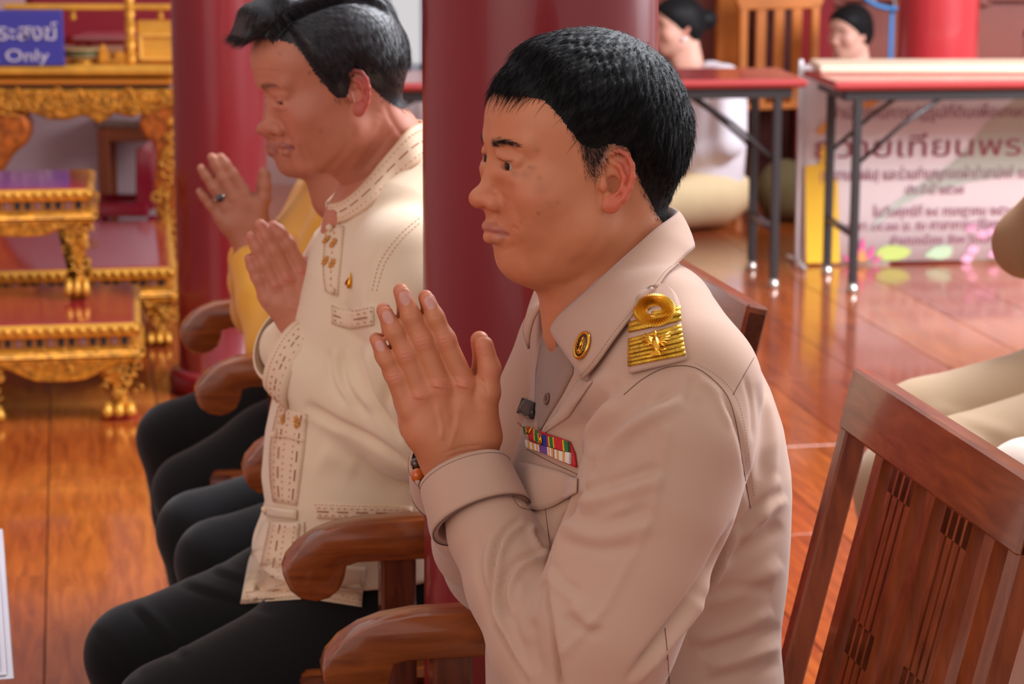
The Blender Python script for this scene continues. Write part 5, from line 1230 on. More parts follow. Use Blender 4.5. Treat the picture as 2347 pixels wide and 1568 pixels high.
# ================================================================ plain sitters (farther, lower detail)
def sitter(fr, name_label, shirt_m, trouser_m, knees, z_sh=1.02, head=None, hair_m=HAIR, wrist=(.10, .03, .78), elbow=(-.10, .24, .72), hip_f=-.42, h=.007, lean=.04, spec=None, skirt=False, hand_r=1., skinc=(186, 118, 92), hw=.19, long_hair=False, bun=False, legs_kw=None, folds=(), hz=.5, sex=None):
    so = Solid(); sf = hip_f+lean; W = fr.W
    hd = Head(W(sf+.055, 0, z_sh+.155) if head is None else head[0], *(head[1:] if head else (fr.F, fr.L, np.array([0, 0, 1.]))), .97, neck=(-.05, -.15)); hd.build(so, 1 if h > .006 else 2)
    so.loft(fr, [(hz, hip_f+.10, hip_f-.10, hw-.05, 2.3, 0), ((z_sh+hz)/2, sf+.095, sf-.11, hw-.045, 2.3, 0), (z_sh-.08, sf+.085, sf-.105, hw-.05, 2.3, 0), (z_sh, sf+.02, sf-.06, hw-.1, 2, 0)], .04)
    A = [W(sf-.01, hw-.03, z_sh-.06), W(*elbow), W(*wrist)]
    for s_ in (1, -1):
        P = A if s_ > 0 else [fr.mir(p) for p in A]; so.chain(P, [.042, .038, .026], .03)
        if spec is None:
            w = P[2]; d = _n(P[2]-P[1])*.6+np.array([0, 0, .8])
            if skirt: d = _n(P[2]-P[1])
            d = _n(d); so.cap(w, w+d*.07, .024, .026, .02)
            for k in range(4): b = w+d*.07+fr.F*((k-1.5)*.014)*(1 if not skirt else 0)+(fr.L*0 if not skirt else fr.F*.0+np.array([0, 0, (k-1.5)*.012])); so.cap(b, b+d*(.075-.006*abs(k-1.2)), .0085, .007, .006)
            so.cap(w+d*.03, w+d*.085-fr.F*.035, .012, .009, .01)
    V, F = so.mesh(h*.72 if h > .006 else h*.6); parts = [(V, F)]
    if spec:
        for side in (1, -1): hh = Solid(); hand(hh, fr, spec, side); parts.append(hh.mesh(.0028))
    V, F = join(parts); c = hd.tint(V, skinc, browc=(40, 32, 30)); me = mesh_obj('person', V, F, SKIN, attrs={'col': c}, loc=fr.o); tag(me, name_label, 'person')
    # hair
    hs = Solid(); E = lambda c_, r, k=.02, mode='u': hs.ell(hd(*c_), np.array(r)*hd.S, hd.M, k, mode)
    E((-.010, 0, .036), (.108, .084, .100)); E((.045, 0, .06), (.062, .068, .048), .03); E((-.05, 0, -.01), (.06, .072, .06), .03)
    E((.098, 0, -.006), (.075, .075, .075), .012, 's')
    if not long_hair and not bun: E((.03, 0, -.055), (.09, .12, .075), .01, 's')
    if bun: hs.ell(hd(-.125, 0, .03), (.048, .045, .045), None, .012); E((.035, 0, -.075), (.09, .12, .075), .01, 's')
    v, f = hs.mesh(.004); mesh_obj('hair', v, f, hair_m, me)
    # garment
    sh = Solid(); sh.loft(fr, [(hz-.04, hip_f+.135, hip_f-.135, hw-.005, 2.3, 0), ((z_sh+hz)/2, sf+.125, sf-.135, hw-.01, 2.3, 0), (z_sh-.08, sf+.11, sf-.13, hw-.015, 2.3, 0), (z_sh+.01, sf+.03, sf-.08, hw-.09, 2, 0)], .04)
    for s_ in (1, -1):
        P = A if s_ > 0 else [fr.mir(p) for p in A]; Pe = P[1]*.12+P[2]*.88; sh.chain([W(sf-.01, s_*.07, z_sh-.03), P[0]], [.05, .06], .05); sh.chain([P[0], P[1]], [.064, .060], .03); sh.chain([P[1], P[1]*.5+P[2]*.5, Pe], [.058, .05, .042], .015)
    sh.cap(hd(-.04, 0, -.09), hd(-.02, 0, -.13), .054, .054, .01, 's')
    v, f = sh.mesh(h); v = relax(v, f, 2, .5)
    if folds: v = carve(v, f, folds, (1, 12))
    mesh_obj('blouse' if skirt else 'shirt', v, f, shirt_m, me); S = (v, f)
    if skirt is False or skirt is None: legs(fr, me, trouser_m, knees, hips_f=hip_f, h=h, **(legs_kw or {}))
    return me, S, hd
YELM = mat('yellow_shirt_cloth', (226, 160, 48), rough=.85, sheen=.2, bump=.3, bscale=500, var=.04, vscale=6)
ysp = {'index': [[(558, 440, .016, .0125), (534, 402, .015, .0105), (518, 378, .013, .0095), (508, 364, .011, .0088)]], 'middle': [[(533, 452, .017, .0125), (510, 408, .016, .0108), (496, 380, .013, .0098), (487, 364, .011, .0088)]],
       'ring': [[(516, 474, .016, .0120), (490, 430, .015, .0100), (473, 404, .012, .0092), (463, 389, .010, .0085)]], 'little': [[(504, 498, .014, .0108), (482, 470, .012, .0088), (468, 452, .010, .0080), (459, 442, .009, .0074)]],
       'thumb': [[(592, 500, .016, .0150), (604, 455, .018, .0130), (607, 425, .017, .0115), (608, 400, .016, .0100)]],
       'palm': [[(580, 560, .013, .025), (570, 520, .013, .022), (558, 446, .015, .014)], [(566, 556, .013, .024), (550, 510, .013, .02), (534, 458, .0155, .014)], [(556, 548, .012, .022), (535, 510, .013, .017), (518, 480, .014, .0135)], [(550, 540, .012, .02), (524, 515, .012, .0165), (505, 500, .0125, .0125)],
                [(590, 545, .013, .024), (592, 510, .014, .02), (588, 475, .014, .016)], [(588, 480, .014, .0155), (568, 462, .0145, .0135)], [(575, 560, .013, .026), (585, 650, .06, .033)]]}
hw_ = YEL.loc(YEL.on(585, 640, .07)); el_ = YEL.loc(YEL.on(640, 800, .20)); kn1 = YEL.on(440, 1128, .13); kn0 = YEL.on(400, 1006, -.13)
yo = YEL.on(770, 268, 0.)
yel_o, yel_S, yel_h = sitter(YEL, 'man in a yellow shirt behind the man in cream, wearing a dark-stoned ring', YELM, BLACK, [kn1, kn0], z_sh=YEL.loc(YEL.on(760, 420, 0))[2], head=(yo, YEL.F, YEL.L, np.array([0, 0, 1.])), wrist=(YEL.loc(YEL.on(572, 585, .02))[0], .02, YEL.loc(YEL.on(572, 585, .02))[2]), elbow=(el_[0], el_[1], el_[2]), hip_f=YEL.loc(YEL.on(790, 800, 0))[0], h=.0055, lean=.02, spec=ysp, hw=.215)
SY = Surf(yel_S)
def yellow_bits():
    p = YEL.on(498, 446, .022); q = YEL.on(507, 460, .022); ax = _n(YEL.on(516, 474, .016)-YEL.on(490, 430, .015)); c = YEL.on(503, 452, .0165); u = YEL.L-ax*(YEL.L@ax); u = _n(u); v = np.cross(ax, u)
    root = mesh_obj('finger_ring', *(lambda m: (m.V, m.F))(MB().tube([c+(u*math.cos(t)+v*math.sin(t))*.0125 for t in np.linspace(0, 2*math.pi, 21)[:-1]], .0028, 8, closed=True)), mat('silver', (210, 205, 195), rough=.2, metal=1), None)
    tag(root, 'silver ring with a dark stone on the ring finger of the man in yellow', 'ring')
    MB().lathe([(.0002, .004), (.005, .0035), (.0075, .0012), (.0075, -.002), (.0002, -.002)], c+u*.015, 16, Vector(u).to_track_quat('Z', 'Y').to_matrix()).build('stone', mat('dark_stone', (24, 26, 34), rough=.08, coat=1), root, True)
yellow_bits()
# fourth man, hidden but for his knees, on a stool between the armchairs
mo = (CRM.o+YEL.o)/2 + np.array([.0, -.02, 0]); MID = Frame((mo[0], mo[1]), YAW)
knm = MID.loc(MID.on(430, 1215, .085)); knf = MID.loc(MID.on(392, 1150, -.07))
sitter(MID, 'man almost hidden behind the man in cream, only his black trousered knees in view', mat('white_shirt', (220, 214, 210), rough=.9), BLACK, [MID.on(498, 1286, .085), MID.on(452, 1218, -.085)], z_sh=.93, hip_f=-.44, h=.009, hw=.17, head=(MID.on(752, 240, 0), MID.F, MID.L, np.array([0, 0, 1.])), wrist=(-.22, .06, .60), elbow=(-.42, .20, .66), lean=-.03, legs_kw=dict(rk=.068, rh=.085))
st = empty('wooden_stool', MID.W(-.44, 0, 0), math.pi+math.radians(YAW), 'low wooden stool under the nearly hidden man, between two armchairs', 'stool')
MB().box((0, 0, .40), (.34, .30, .03), bev=.006).build('seat', WOOD, st)
for a in (-1, 1):
    for b in (-1, 1): MB().box((a*.14, b*.12, .193), (.035, .035, .386), bev=.003).build('leg', WOODD, st)
# ================================================================ the hall: floor planks, columns, walls
FL = [mat('floor_plank_%s' % k, c, rough=.16, coat=.5, wood=w_, vscale=5, stretch=(9, 1, 1), spec=.5, detail=5) for k, c, w_ in (('honey', (188, 98, 38), (142, 64, 24)), ('amber', (178, 86, 34), (134, 58, 24)), ('russet', (164, 74, 34), (124, 50, 24)))]
floor = MB().box((.3, 5.4, -.0315), (11.6, 14.4, .05)).build('floor', mat('floor_gap_dark', (70, 30, 16), rough=.6)); floor['kind'] = 'structure'
def planks():
    base = [mesh for mesh in []]; wd, ln = .30, 1.6; a = math.radians(-3.5); me = None
    for i in range(3):
        mb = MB().box((0, 0, 0), (wd-.003, ln-.003, .0055), bev=.0012); o = mb.build('plank', FL[i], floor); base.append(o)
    n = 0
    for i in range(-17, 18):
        for j in range(0, 7):
            x = i*wd+.04; y = 1.1+j*ln+(.8 if i % 2 else 0)
            if abs(x) > 2.6+y*.34: continue
            o = base[(i*7+j*3) % 3] if n < 0 else bpy.data.objects.new('plank', base[(i*5+j*3+(i*j) % 2) % 3].data); C.objects.link(o); o.parent = floor; o.location = (x, y, -.0028); o.rotation_euler = (0, 0, math.radians(10.6)); cr_, sr_ = math.cos(math.radians(10.6)), math.sin(math.radians(10.6)); o.location = (x*cr_-(y-5)*sr_, x*sr_+(y-5)*cr_+5, -.0028); n += 1
    for o in base: bpy.data.objects.remove(o)
planks()
RED = mat('red_lacquer', (126, 22, 30), rough=.30, coat=.35, spec=.5, var=.05, vscale=3)
REDB = mat('red_lacquer_bright', (170, 40, 46), rough=.28, coat=.4, var=.06, vscale=3)
def column(name, x, y, rt, rb, h, m, label, base=True):
    root = empty(name, (x, y, 0), 0, label, 'column')
    prof = [(rb+.0005, .0)]+[(rb+(rt-rb)*t, .0+h*t) for t in np.linspace(0.0, 1, 14)]
    MB().lathe(prof, (0, 0, 0), 72).build('shaft', m, root, True)
    MB().lathe([(rb+.03, 0), (rb+.03, .05), (rb+.02, .065), (rb+.004, .07)], (0, 0, 0), 48).build('base_ring', m, root, True) if base else None
    return root
q = at_y(1238, 60, 2.965); 
column('red_column', q[0], 2.965, .139, .153, 3.4, RED, 'thick red lacquered column standing right behind the man in khaki', False)
q = at_z(500, 905, 0); lc_ = q
column('red_column', q[0]+.012, q[1]+.1, .120, .136, 3.6, RED, 'red lacquered column beside the gilded altar, behind the raised hand with the ring')
# far walls
BRK = mat('dark_red_panel', (120, 54, 40), rough=.45, var=.12, vscale=3); DOORW = mat('carved_dark_door', (74, 28, 24), rough=.4, var=.2, vscale=8); ORW = mat('golden_orange_wood', (196, 112, 40), rough=.4, var=.15, vscale=4)
YW = 11.2
def wallbox(name, x0, x1, z0, z1, y0, y1, m, kind='structure', parent=None):
    o = MB().box(((x0+x1)/2, (y0+y1)/2, (z0+z1)/2), (x1-x0, y1-y0, z1-z0)).build(name, m, parent); 
    if kind and parent is None: o['kind'] = kind
    return o
X = lambda px, y: at_y(px, 100, y)[0]
# back wall with a bright window opening behind the cream man's head
xw0, xw1 = X(880, YW), X(1010, YW)
wb = wallbox('wall_back', X(1010, YW), 5.0, 0, 3.6, YW, YW+.15, BRK); wallbox('wall_back_left', -4.4, xw0, 0, 3.6, YW, YW+.15, mat('plaster_pink', (188, 150, 146), rough=.8))
zw0, zw1 = at_y(940, 165, YW)[2], 2.9
wallbox('wall_back_sill', xw0, xw1, 0, zw0, YW, YW+.15, mat('wall_grey_red', (130, 80, 80), rough=.6)); wallbox('wall_back_head', xw0, xw1, zw1, 3.6, YW, YW+.15, BRK)
win = empty('window_1', ((xw0+xw1)/2, YW+.06, zw0)); win['kind'] = 'structure'
WF = mat('window_frame_grey', (150, 150, 160), rough=.5)
for (x, z, dx, dz) in ((0, .02, xw1-xw0, .03), (0, .38, xw1-xw0, .05), (0, zw1-zw0-.02, xw1-xw0, .03), (-(xw1-xw0)/2+.015, .4, .03, .8), ((xw1-xw0)/2-.015, .4, .03, .8), (.05, .8, .03, 1.0)):
    MB().box((x, 0, z if dz < .5 else (zw1-zw0)/2), (dx, .04, dz if dz < .5 else zw1-zw0-.01)).build('window_bar', WF, win)
MB().box((0, -.13, -.02), (xw1-xw0+.1, .14, .04), bev=.006).build('window_sill', mat('sill_white', (226, 222, 228), rough=.4), win)
# panelled doors and posts along the back wall at right
def posts():
    y = YW-.08
    for (a, b, nm, m) in ((1640, 1692, 'trim_1', ORW), (1820, 1905, 'trim_2', RED)):
        o = MB().box(((X(a, y)+X(b, y))/2, y, 1.8), (X(b, y)-X(a, y), .14, 3.6), bev=.01).build(nm, m); o['kind'] = 'structure'
    d = empty('door_1', ((X(1692, y)+X(1820, y))/2, y, 0)); d['kind'] = 'structure'; wd = X(1820, y)-X(1692, y)
    MB().box((0, 0, 1.35), (wd-.01, .06, 2.7), bev=.004).build('leaf', DOORW, d)
    for z in (.45, 1.35, 2.2): MB().box((0, -.036, z), (wd*.62, .02, .62), bev=.009).build('panel', DOORW, d)
    for k in range(7): MB().lathe([(.001, 0), (.02, 0), (.014, .012), (.001, .014)], (-.01, -.032, 1.0+.17*k), 10, Matrix.Rotation(math.pi/2, 3, 'X')).build('boss', mat('boss_silver', (150, 130, 120), rough=.3, metal=.8), d)
    for k, (a, b) in enumerate(((2250, 2420), (2440, 2610), (1915, 2055))):
        w0, w1 = X(a, YW), X(b, YW); p = MB()
        for (x, z, dx, dz) in (((w0+w1)/2, 2.55, w1-w0, .06), ((w0+w1)/2, .9, w1-w0, .06), (w0, 1.7, .06, 1.7), (w1, 1.7, .06, 1.7)): p.box((x, YW-.02, z), (dx, .05, dz), bev=.008)
        p.build('panel_frame', BRK, wb)
posts()
column('red_column', X(2148, 9.6), 9.6, .155, .165, 3.6, REDB, 'bright red column behind the folding tables, lit from its left')
# blue ring-shaped fan guard on the wall
fan = empty('wall_fan', (X(2045, YW-.3), YW-.3, at_y(2045, 20, YW-.3)[2]), 0, 'blue-rimmed fan partly in view beside the bright red column', 'fan')
BLU = mat('fan_blue', (40, 110, 170), rough=.4)
MB().tube([(.2*math.cos(t), 0, .2+.2*math.sin(t)) for t in np.linspace(0, 2*math.pi, 33)[:-1]], .012, 6, closed=True).build('guard_ring', BLU, fan, True)
MB().box((0, .04, -.18), (.02, .02, .36)).build('fan_post', BLU, fan)
m = MB(); [m.tube([(0, 0, .2), (.19*math.cos(t), -.02, .2+.19*math.sin(t))], .003, 4) for t in np.linspace(0, 2*math.pi, 13)[:-1]]; m.build('guard_wires', mat('fan_wire', (170, 170, 175), rough=.4), fan)
MB().lathe([(.001, -.03), (.05, -.02), (.05, .04), (.001, .05)], (0, .02, .2), 16, Matrix.Rotation(math.pi/2, 3, 'X')).build('motor', BLU, fan, True)
# side walls and ceiling beams beyond the frame
wallbox('wall_left', -4.5, -4.35, 0, 3.6, -.5, YW, mat('plaster_pink', (188, 150, 146)))
# ================================================================ folding tables
TT = mat('table_red_laminate', (168, 62, 62), rough=.22, coat=.4); FRM = mat('black_steel_frame', (44, 40, 42), rough=.38, spec=.6); FERR = mat('chrome_foot', (190, 180, 172), rough=.2, metal=.9)
def folding_table(x0, x1, y0, y1, label, far_extra=True, leg_x=(.12,)):
    zt = .745; root = empty('folding_table', ((x0+x1)/2, (y0+y1)/2, 0), 0, label, 'table', 'folding tables in the background'); cx, cy = (x0+x1)/2, (y0+y1)/2; L = x1-x0; D = y1-y0
    MB().box((0, 0, zt), (L, D, .03), bev=.012).build('tabletop', TT, root)
    m = MB()
    for s_ in (-1, 1): m.box((0, s_*(D/2-.05), zt-.035), (L-.10, .022, .04), bev=.003)
    for s_ in (-1, 1): m.box((s_*(L/2-.06), 0, zt-.035), (.022, D-.10, .04), bev=.003)
    m.build('under_frame', FRM, root)
    for s_ in (-1, 1):
        lx = s_*(L/2-.10); 
        for t in (-1, 1):
            ly = t*(D/2-.055); lg = MB(); lg.box((lx, ly, .385), (.030, .030, .70), bev=.004); lo = lg.build('leg', FRM, root)
            MB().lathe([(.001, 0), (.021, 0), (.022, .006), (.018, .034), (.001, .036)], (lx, ly, 0), 14).build('foot_cap', FERR, lo, True)
            MB().tube([(lx, ly, .46), (lx-s_*.16, ly, .60), (lx-s_*.30, ly, zt-.05)], .008, 6).build('brace', FRM, root, True)
        root.rotation_euler[2] = math.radians(6)
        MB().tube([(lx, -D/2+.055, .21), (lx, D/2-.055, .21)], .014, 10).build('cross_bar', mat('steel_bar', (120, 112, 116), rough=.25, metal=.6), root, True)
    return root
q = at_z(1930, 662, 0); q2 = at_z(1858, 620, 0); q3 = at_z(1768, 670, 0); q4 = at_z(1706, 618, 0); D_ = (q2[1]-q[1])+.11
ta = folding_table(q[0]-.10, q[0]-.10+1.8, q[1]-.055, q[1]-.055+D_, 'red-topped folding table at the right, in front of the printed banner')
tb = folding_table(q3[0]+.10-1.8, q3[0]+.10, q3[1]-.055, q3[1]-.055+D_, 'red-topped folding table ending left of the banner, before the seated woman')
# pale board lying on the right table
pb = MB().box((q[0]-.08+.9, q[1]+D_*.66, .775), (1.8, .30, .03), bev=.008).build('pale_board', mat('pale_wood', (226, 196, 170), rough=.5)); tag(pb, 'long pale cream board lying along the right folding table', 'board')
# ================================================================ printed banner
def banner():
    y = q2[1]+.10; P = lambda px, py, d=0: at_y(px, py, y-d); tl, br = P(1838, 186), P(1838, 606); z0 = .012; z1 = P(1838, 150)[2]; x0 = P(1840, 400)[0]; x1 = P(2700, 400)[0]
    root = empty('banner', ((x0+x1)/2, y, 0), 0, 'white printed banner with purple lettering and a yellow candle, standing behind the right table', 'banner')
    r0 = np.array([(x0+x1)/2, y, 0]); V = []; F = []; n = 40
    for j, yy in ((0, 0), (1, .012)):
        for i in range(n+1):
            t = i/n; b = -.05*math.exp(-t*30)+.008*math.sin(t*14)
            for z in (z0, z1): V.append((x0+(x1-x0)*t-r0[0]-.006*math.sin(3*z), yy-b*0+.03*math.exp(-t*26), z))
    for i in range(n): a = i*2; F.append((a, a+2, a+3, a+1)); c = (n+1)*2; F.append((c+a, c+a+1, c+a+3, c+a+2)); F.append((a+1, a+3, c+a+3, c+a+1)); F.append((a, c+a, c+a+2, a+2))
    F += [(0, 1, (n+1)*2+1, (n+1)*2), (2*n, (n+1)*2+2*n, (n+1)*2+2*n+1, 2*n+1)]
    mesh_obj('sheet', V, F, mat('banner_print_white', (242, 232, 232), rough=.35, var=.03, vscale=2), root)
    PU = mat('print_purple', (150, 88, 112), rough=.5); PM = mat('print_maroon', (150, 60, 80), rough=.5)
    def line(s, px0, px1, pyb, hpx, m):
        a, b = P(px0, pyb, .006), P(px1, pyb, .006); size = hpx/5400*a[1]*1.9
        ob = text_obj('lettering', s, size, m, (a+b)/2-r0, (1, 0, 0), (0, 0, 1), root, .0006, (b-a)[0]); return ob
    line('สำนักงานการปฏิรูปที่ดินเพื่อเกษตรกรรม', 1905, 2470, 262, 20, PU)
    line('ถวายเทียนพรรษา', 1868, 2492, 342, 36, PM)
    line('(ผ้าอาบน้ำฝน) และร่วมทำบุญทอดผ้าป่าสามัคคี ณ วัดพระธาตุ', 1880, 2480, 404, 20, PU)
    line('ประจำปี ๒๕๖๗', 2082, 2218, 440, 17, PU)
    line('ในวันศุกร์ที่ ๒๙ กรกฎาคม ๒๕๖๗', 2005, 2345, 490, 17, PU)
    line('เวลา ๐๙.๐๐ น. ณ ศาลาการเปรียญ วัดใหญ่', 1945, 2400, 522, 17, PU)
    line('อำเภอเมือง จังหวัดนครพนม', 2045, 2360, 556, 15, PU)
    def blob(nm, pts, m, d=.008, t=.002, sm=True):
        pts = [q_[:2] for q_ in curve2(list(pts)+[pts[0]], 5)[:-1]] if sm else pts
        mb = MB().prism([((lambda w_: (w_[0]-r0[0], w_[2]))(P(*q_, d))) for q_ in pts], t, lambda p: (p[0], -d+p[2], p[1])); return mb.build(nm, m, root)
    YC = mat('print_candle_yellow', (238, 188, 50), rough=.4); OC = mat('print_orange', (236, 176, 96), rough=.5); GG = mat('print_grey_green', (190, 196, 182), rough=.5)
    blob('grey_wave', [(1990, 540), (2080, 470), (2200, 430), (2360, 400), (2480, 330), (2480, 200), (2400, 200), (2290, 270), (2200, 370), (2110, 430), (2030, 490)], GG, .003, .001)
    blob('candle', [(1845, 380), (1868, 378), (1890, 372), (1922, 420), (1926, 604), (1848, 604)], YC, .004, .001, False)
    blob('candle', [(1880, 340), (1890, 330), (1896, 345), (1894, 376), (1882, 376)], YC, .004, .001)
    blob('flourish', [(1870, 300), (1900, 270), (1915, 240), (1908, 280), (1885, 310)], OC, .004, .001); blob('flourish', [(1968, 225), (1990, 235), (2015, 205), (2030, 196), (2020, 230), (1990, 250)], OC, .004, .001)
    PKM = mat('print_pink', (222, 96, 150), rough=.5); PKL = mat('print_light_pink', (240, 170, 196), rough=.5); LG = mat('print_leaf_green', (190, 206, 110), rough=.5); LG2 = mat('print_pale_green', (184, 206, 168), rough=.5)
    for (cx, cy, r, a) in ((1965, 585, 24, -1.9), (1978, 575, 28, -1.5), (1995, 586, 24, -1.1), (1950, 596, 20, -2.5), (2008, 597, 20, -.6)):
        blob('lotus_petal', [(cx-r*.35, cy+8), (cx+math.cos(a)*r, cy+math.sin(a)*r), (cx+r*.35, cy+8)], PKM, .006, .001)
    blob('lotus_heart', [(1966, 600), (1978, 572), (1990, 600)], mat('print_gold', (230, 150, 90)), .007, .001)
    blob('lily_leaf', [(2008, 585), (2030, 568), (2070, 568), (2094, 582), (2070, 598), (2030, 600)], LG, .005, .001); blob('lily_leaf', [(2124, 592), (2150, 572), (2186, 570), (2188, 590), (2160, 600)], LG2, .005, .001)
    for (cx, cy) in ((2236, 530), (2262, 545), (2285, 538), (2240, 580), (2226, 600), (2290, 590)): blob('pink_splash', [(cx-16, cy+4), (cx-4, cy-10), (cx+14, cy-6), (cx+6, cy+9)], PKL, .005, .001)
    ST = mat('stand_white', (226, 220, 222), rough=.3)
    MB().tube([(x0-r0[0]-.012, .02, .0), (x0-r0[0]-.012, .02, z1+.02)], .009, 8).build('stand_pole', ST, root, True)
    for s_ in (-1, 1): MB().tube([(x0-r0[0]-.012, .02, .02), (x0-r0[0]-.012, .02+s_*.14, .012)], .009, 6).build('stand_foot', ST, root, True)
    return root, (x0, y, 0)
yb, yb_c = banner()
# ================================================================ women seated on the floor behind
WHB = mat('white_blouse', (226, 216, 222), rough=.8, var=.04, vscale=10); SKC = mat('cream_skirt', (232, 206, 162), rough=.85, var=.05, vscale=8)
def floor_woman(px, py_floor, py_head, label, face_yaw, hair_bun=False, shade=(222, 168, 148), headpx=None, olive=False):
    p = at_z(px, py_floor, 0); fr = Frame(p[:2], face_yaw); zh = at_y(px, py_head, p[1])[2]
    hx = at_y(headpx or px, py_head, p[1]); fh, lh, _ = fr.loc(hx)
    me, S, hd = sitter(fr, label, WHB, None, None, z_sh=zh-.175, head=(np.array(hx), fr.F, fr.L, np.array([0, 0, 1.])), wrist=(.10, .035, .27), elbow=(-.03, .21, .36), hip_f=-.02, h=.011, lean=-.02, skirt=True, hw=.185, hz=.12, skinc=shade, bun=hair_bun, long_hair=not hair_bun)
    so = Solid(); so.ell(fr.W(-.02, 0, .13), (.20, .20, .125), None, .05); so.chain([fr.W(.0, .12, .12), fr.W(.32, .20, .10), fr.W(.30, -.05, .085)], [.115, .095, .08], .05); so.chain([fr.W(.0, -.12, .12), fr.W(.28, -.22, .09), fr.W(.05, -.36, .075)], [.115, .09, .07], .05)
    v, f = so.mesh(.011); v[:, 2] = np.maximum(v[:, 2], .004); mesh_obj('skirt', v, f, SKC if not olive else mat('olive_skirt', (88, 76, 48), rough=.9), me); return me, hd
w1, wh1 = floor_woman(1610, 512, 62, 'woman with a hair bun, white blouse and cream skirt, sitting on the floor', 16, True, headpx=1556)
ear = MB().lathe([(.0005, -.011), (.008, -.006), (.011, 0), (.008, .006), (.0005, .011)], wh1(.005, .082, -.045), 12).build('earring', mat('pearl', (240, 236, 236), rough=.15), None, True); tag(ear, 'white pearl earring on the woman with the hair bun', 'earring')
w2, _ = floor_woman(2000, 470, 76, 'dark-haired woman looking over the pale board, her body behind the banner', 40, False, headpx=1950)
w3, _ = floor_woman(2415, 500, 112, 'woman at the right picture edge, dark hair showing above the folding table', 30, False, headpx=2398)
w4, _ = floor_woman(945, 480, 110, 'person in white sitting far behind the neck of the man in cream', 20, False, headpx=1040)
ob = Solid(); p = at_z(1800, 506, 0); ob.ell((p[0], p[1]+.05, .13), (.12, .15, .13), None, .05); ob.ell((p[0]+.05, p[1]+.02, .07), (.14, .12, .07), None, .05); v, f = ob.mesh(.01); v[:, 2] = np.maximum(v[:, 2], .003)
tag(mesh_obj('cloth_bag', v, f, mat('olive_cloth', (96, 82, 50), rough=.9, bump=.5, bscale=80)), 'olive cloth bag on the floor at the left edge of the banner', 'bag')
# wooden chair back behind the woman
bk = empty('wooden_chair', at_z(1735, 440, 0)*np.array([1, 1, 0]), math.radians(200), 'orange wooden chair behind the woman with the bun', 'chair')
OW = ORW
MB().box((0, 0, .42), (.42, .40, .03), bev=.006).build('seat', OW, bk)
for a in (-1, 1):
    for b in (-1, 1): MB().box((a*.18, b*.17, .2025), (.035, .035, .405), bev=.003).build('leg', OW, bk)
    MB().box((a*.18, .19, .65), (.04, .03, .46), bev=.004).build('back_post', OW, bk)
MB().prism([(-.22, .0), (-.16, .07), (0, .10), (.16, .07), (.22, .0), (.2, -.04), (-.2, -.04)], .03, lambda p: (p[0], .19+p[2], .90+p[1]), .006).build('crest_rail', OW, bk)
for k in (-1, 0, 1): MB().box((k*.09, .19, .65), (.05, .014, .44), bev=.003).build('slat', OW, bk)
# ================================================================ sitters cut by the right edge
KH2 = mat('khaki_shirt_far', (150, 112, 80), rough=.85, var=.05, vscale=8); TR2 = mat('khaki_trousers_far', (186, 156, 122), rough=.85, var=.05, vscale=6, sheen=.2)
kp = at_y(2075, 985, 3.75); SB = Frame((kp+np.array([.48, .10, 0]))[:2], 8); eb = SB.loc(at_y(2566, 652, 3.62))
sb_o, _, _ = sitter(SB, 'seated person in khaki at the right edge, sleeve and trousered thigh in view', KH2, TR2, [SB.W(.49, .10, kp[2]-.085), SB.W(.40, -.12, kp[2]-.05)], z_sh=1.12, elbow=(eb[0], eb[1], eb[2]), wrist=(eb[0]-.10, eb[1]-.08, eb[2]+.19), hip_f=-.10, h=.008, hz=.60,
   legs_kw=dict(hipz=.64, rk=.098, rh=.135, folds=[('f', [(2110, 960), (2200, 1010), (2260, 1040)], 14, 5), ('v', [(2060, 1000), (2150, 1040), (2240, 1060)], 12, 5), ('r', [(2120, 930), (2200, 960), (2330, 1000)], 18, 4)]))
st = empty('wooden_bench', SB.W(-.1, 0, 0), math.radians(8), 'low wooden bench under the khaki sitter at the right edge', 'bench')
MB().box((.0, 0, .46), (.62, .36, .035), bev=.006).build('seat', WOOD, st)
for a in (-1, 1):
    for b in (-1, 1): MB().box((a*.27, b*.13, .22), (.04, .04, .44), bev=.003).build('leg', WOODD, st)
kp = at_y(2335, 1190, 3.05); SW = Frame((kp+np.array([.50, .08, 0]))[:2], 8)
sitter(SW, 'seated person in white trousers at the right edge, one knee in view', mat('white_shirt2', (224, 216, 210), rough=.9), mat('white_trousers', (226, 208, 192), rough=.85, sheen=.2), [SW.W(.46, .10, kp[2]-.0), SW.W(.44, -.12, kp[2])], z_sh=1.0, hip_f=-.06, h=.009, elbow=(-.05, .25, .66), wrist=(.12, .1, .58), legs_kw=dict(rk=.075))
st = empty('wooden_bench', SW.W(-.12, 0, 0), math.radians(8), 'low wooden bench under the sitter in white trousers', 'bench')
MB().box((.0, 0, .38), (.56, .34, .03), bev=.006).build('seat', WOOD, st)
for a in (-1, 1):
    for b in (-1, 1): MB().box((a*.24, b*.13, .18), (.04, .04, .36), bev=.003).build('leg', WOODD, st)
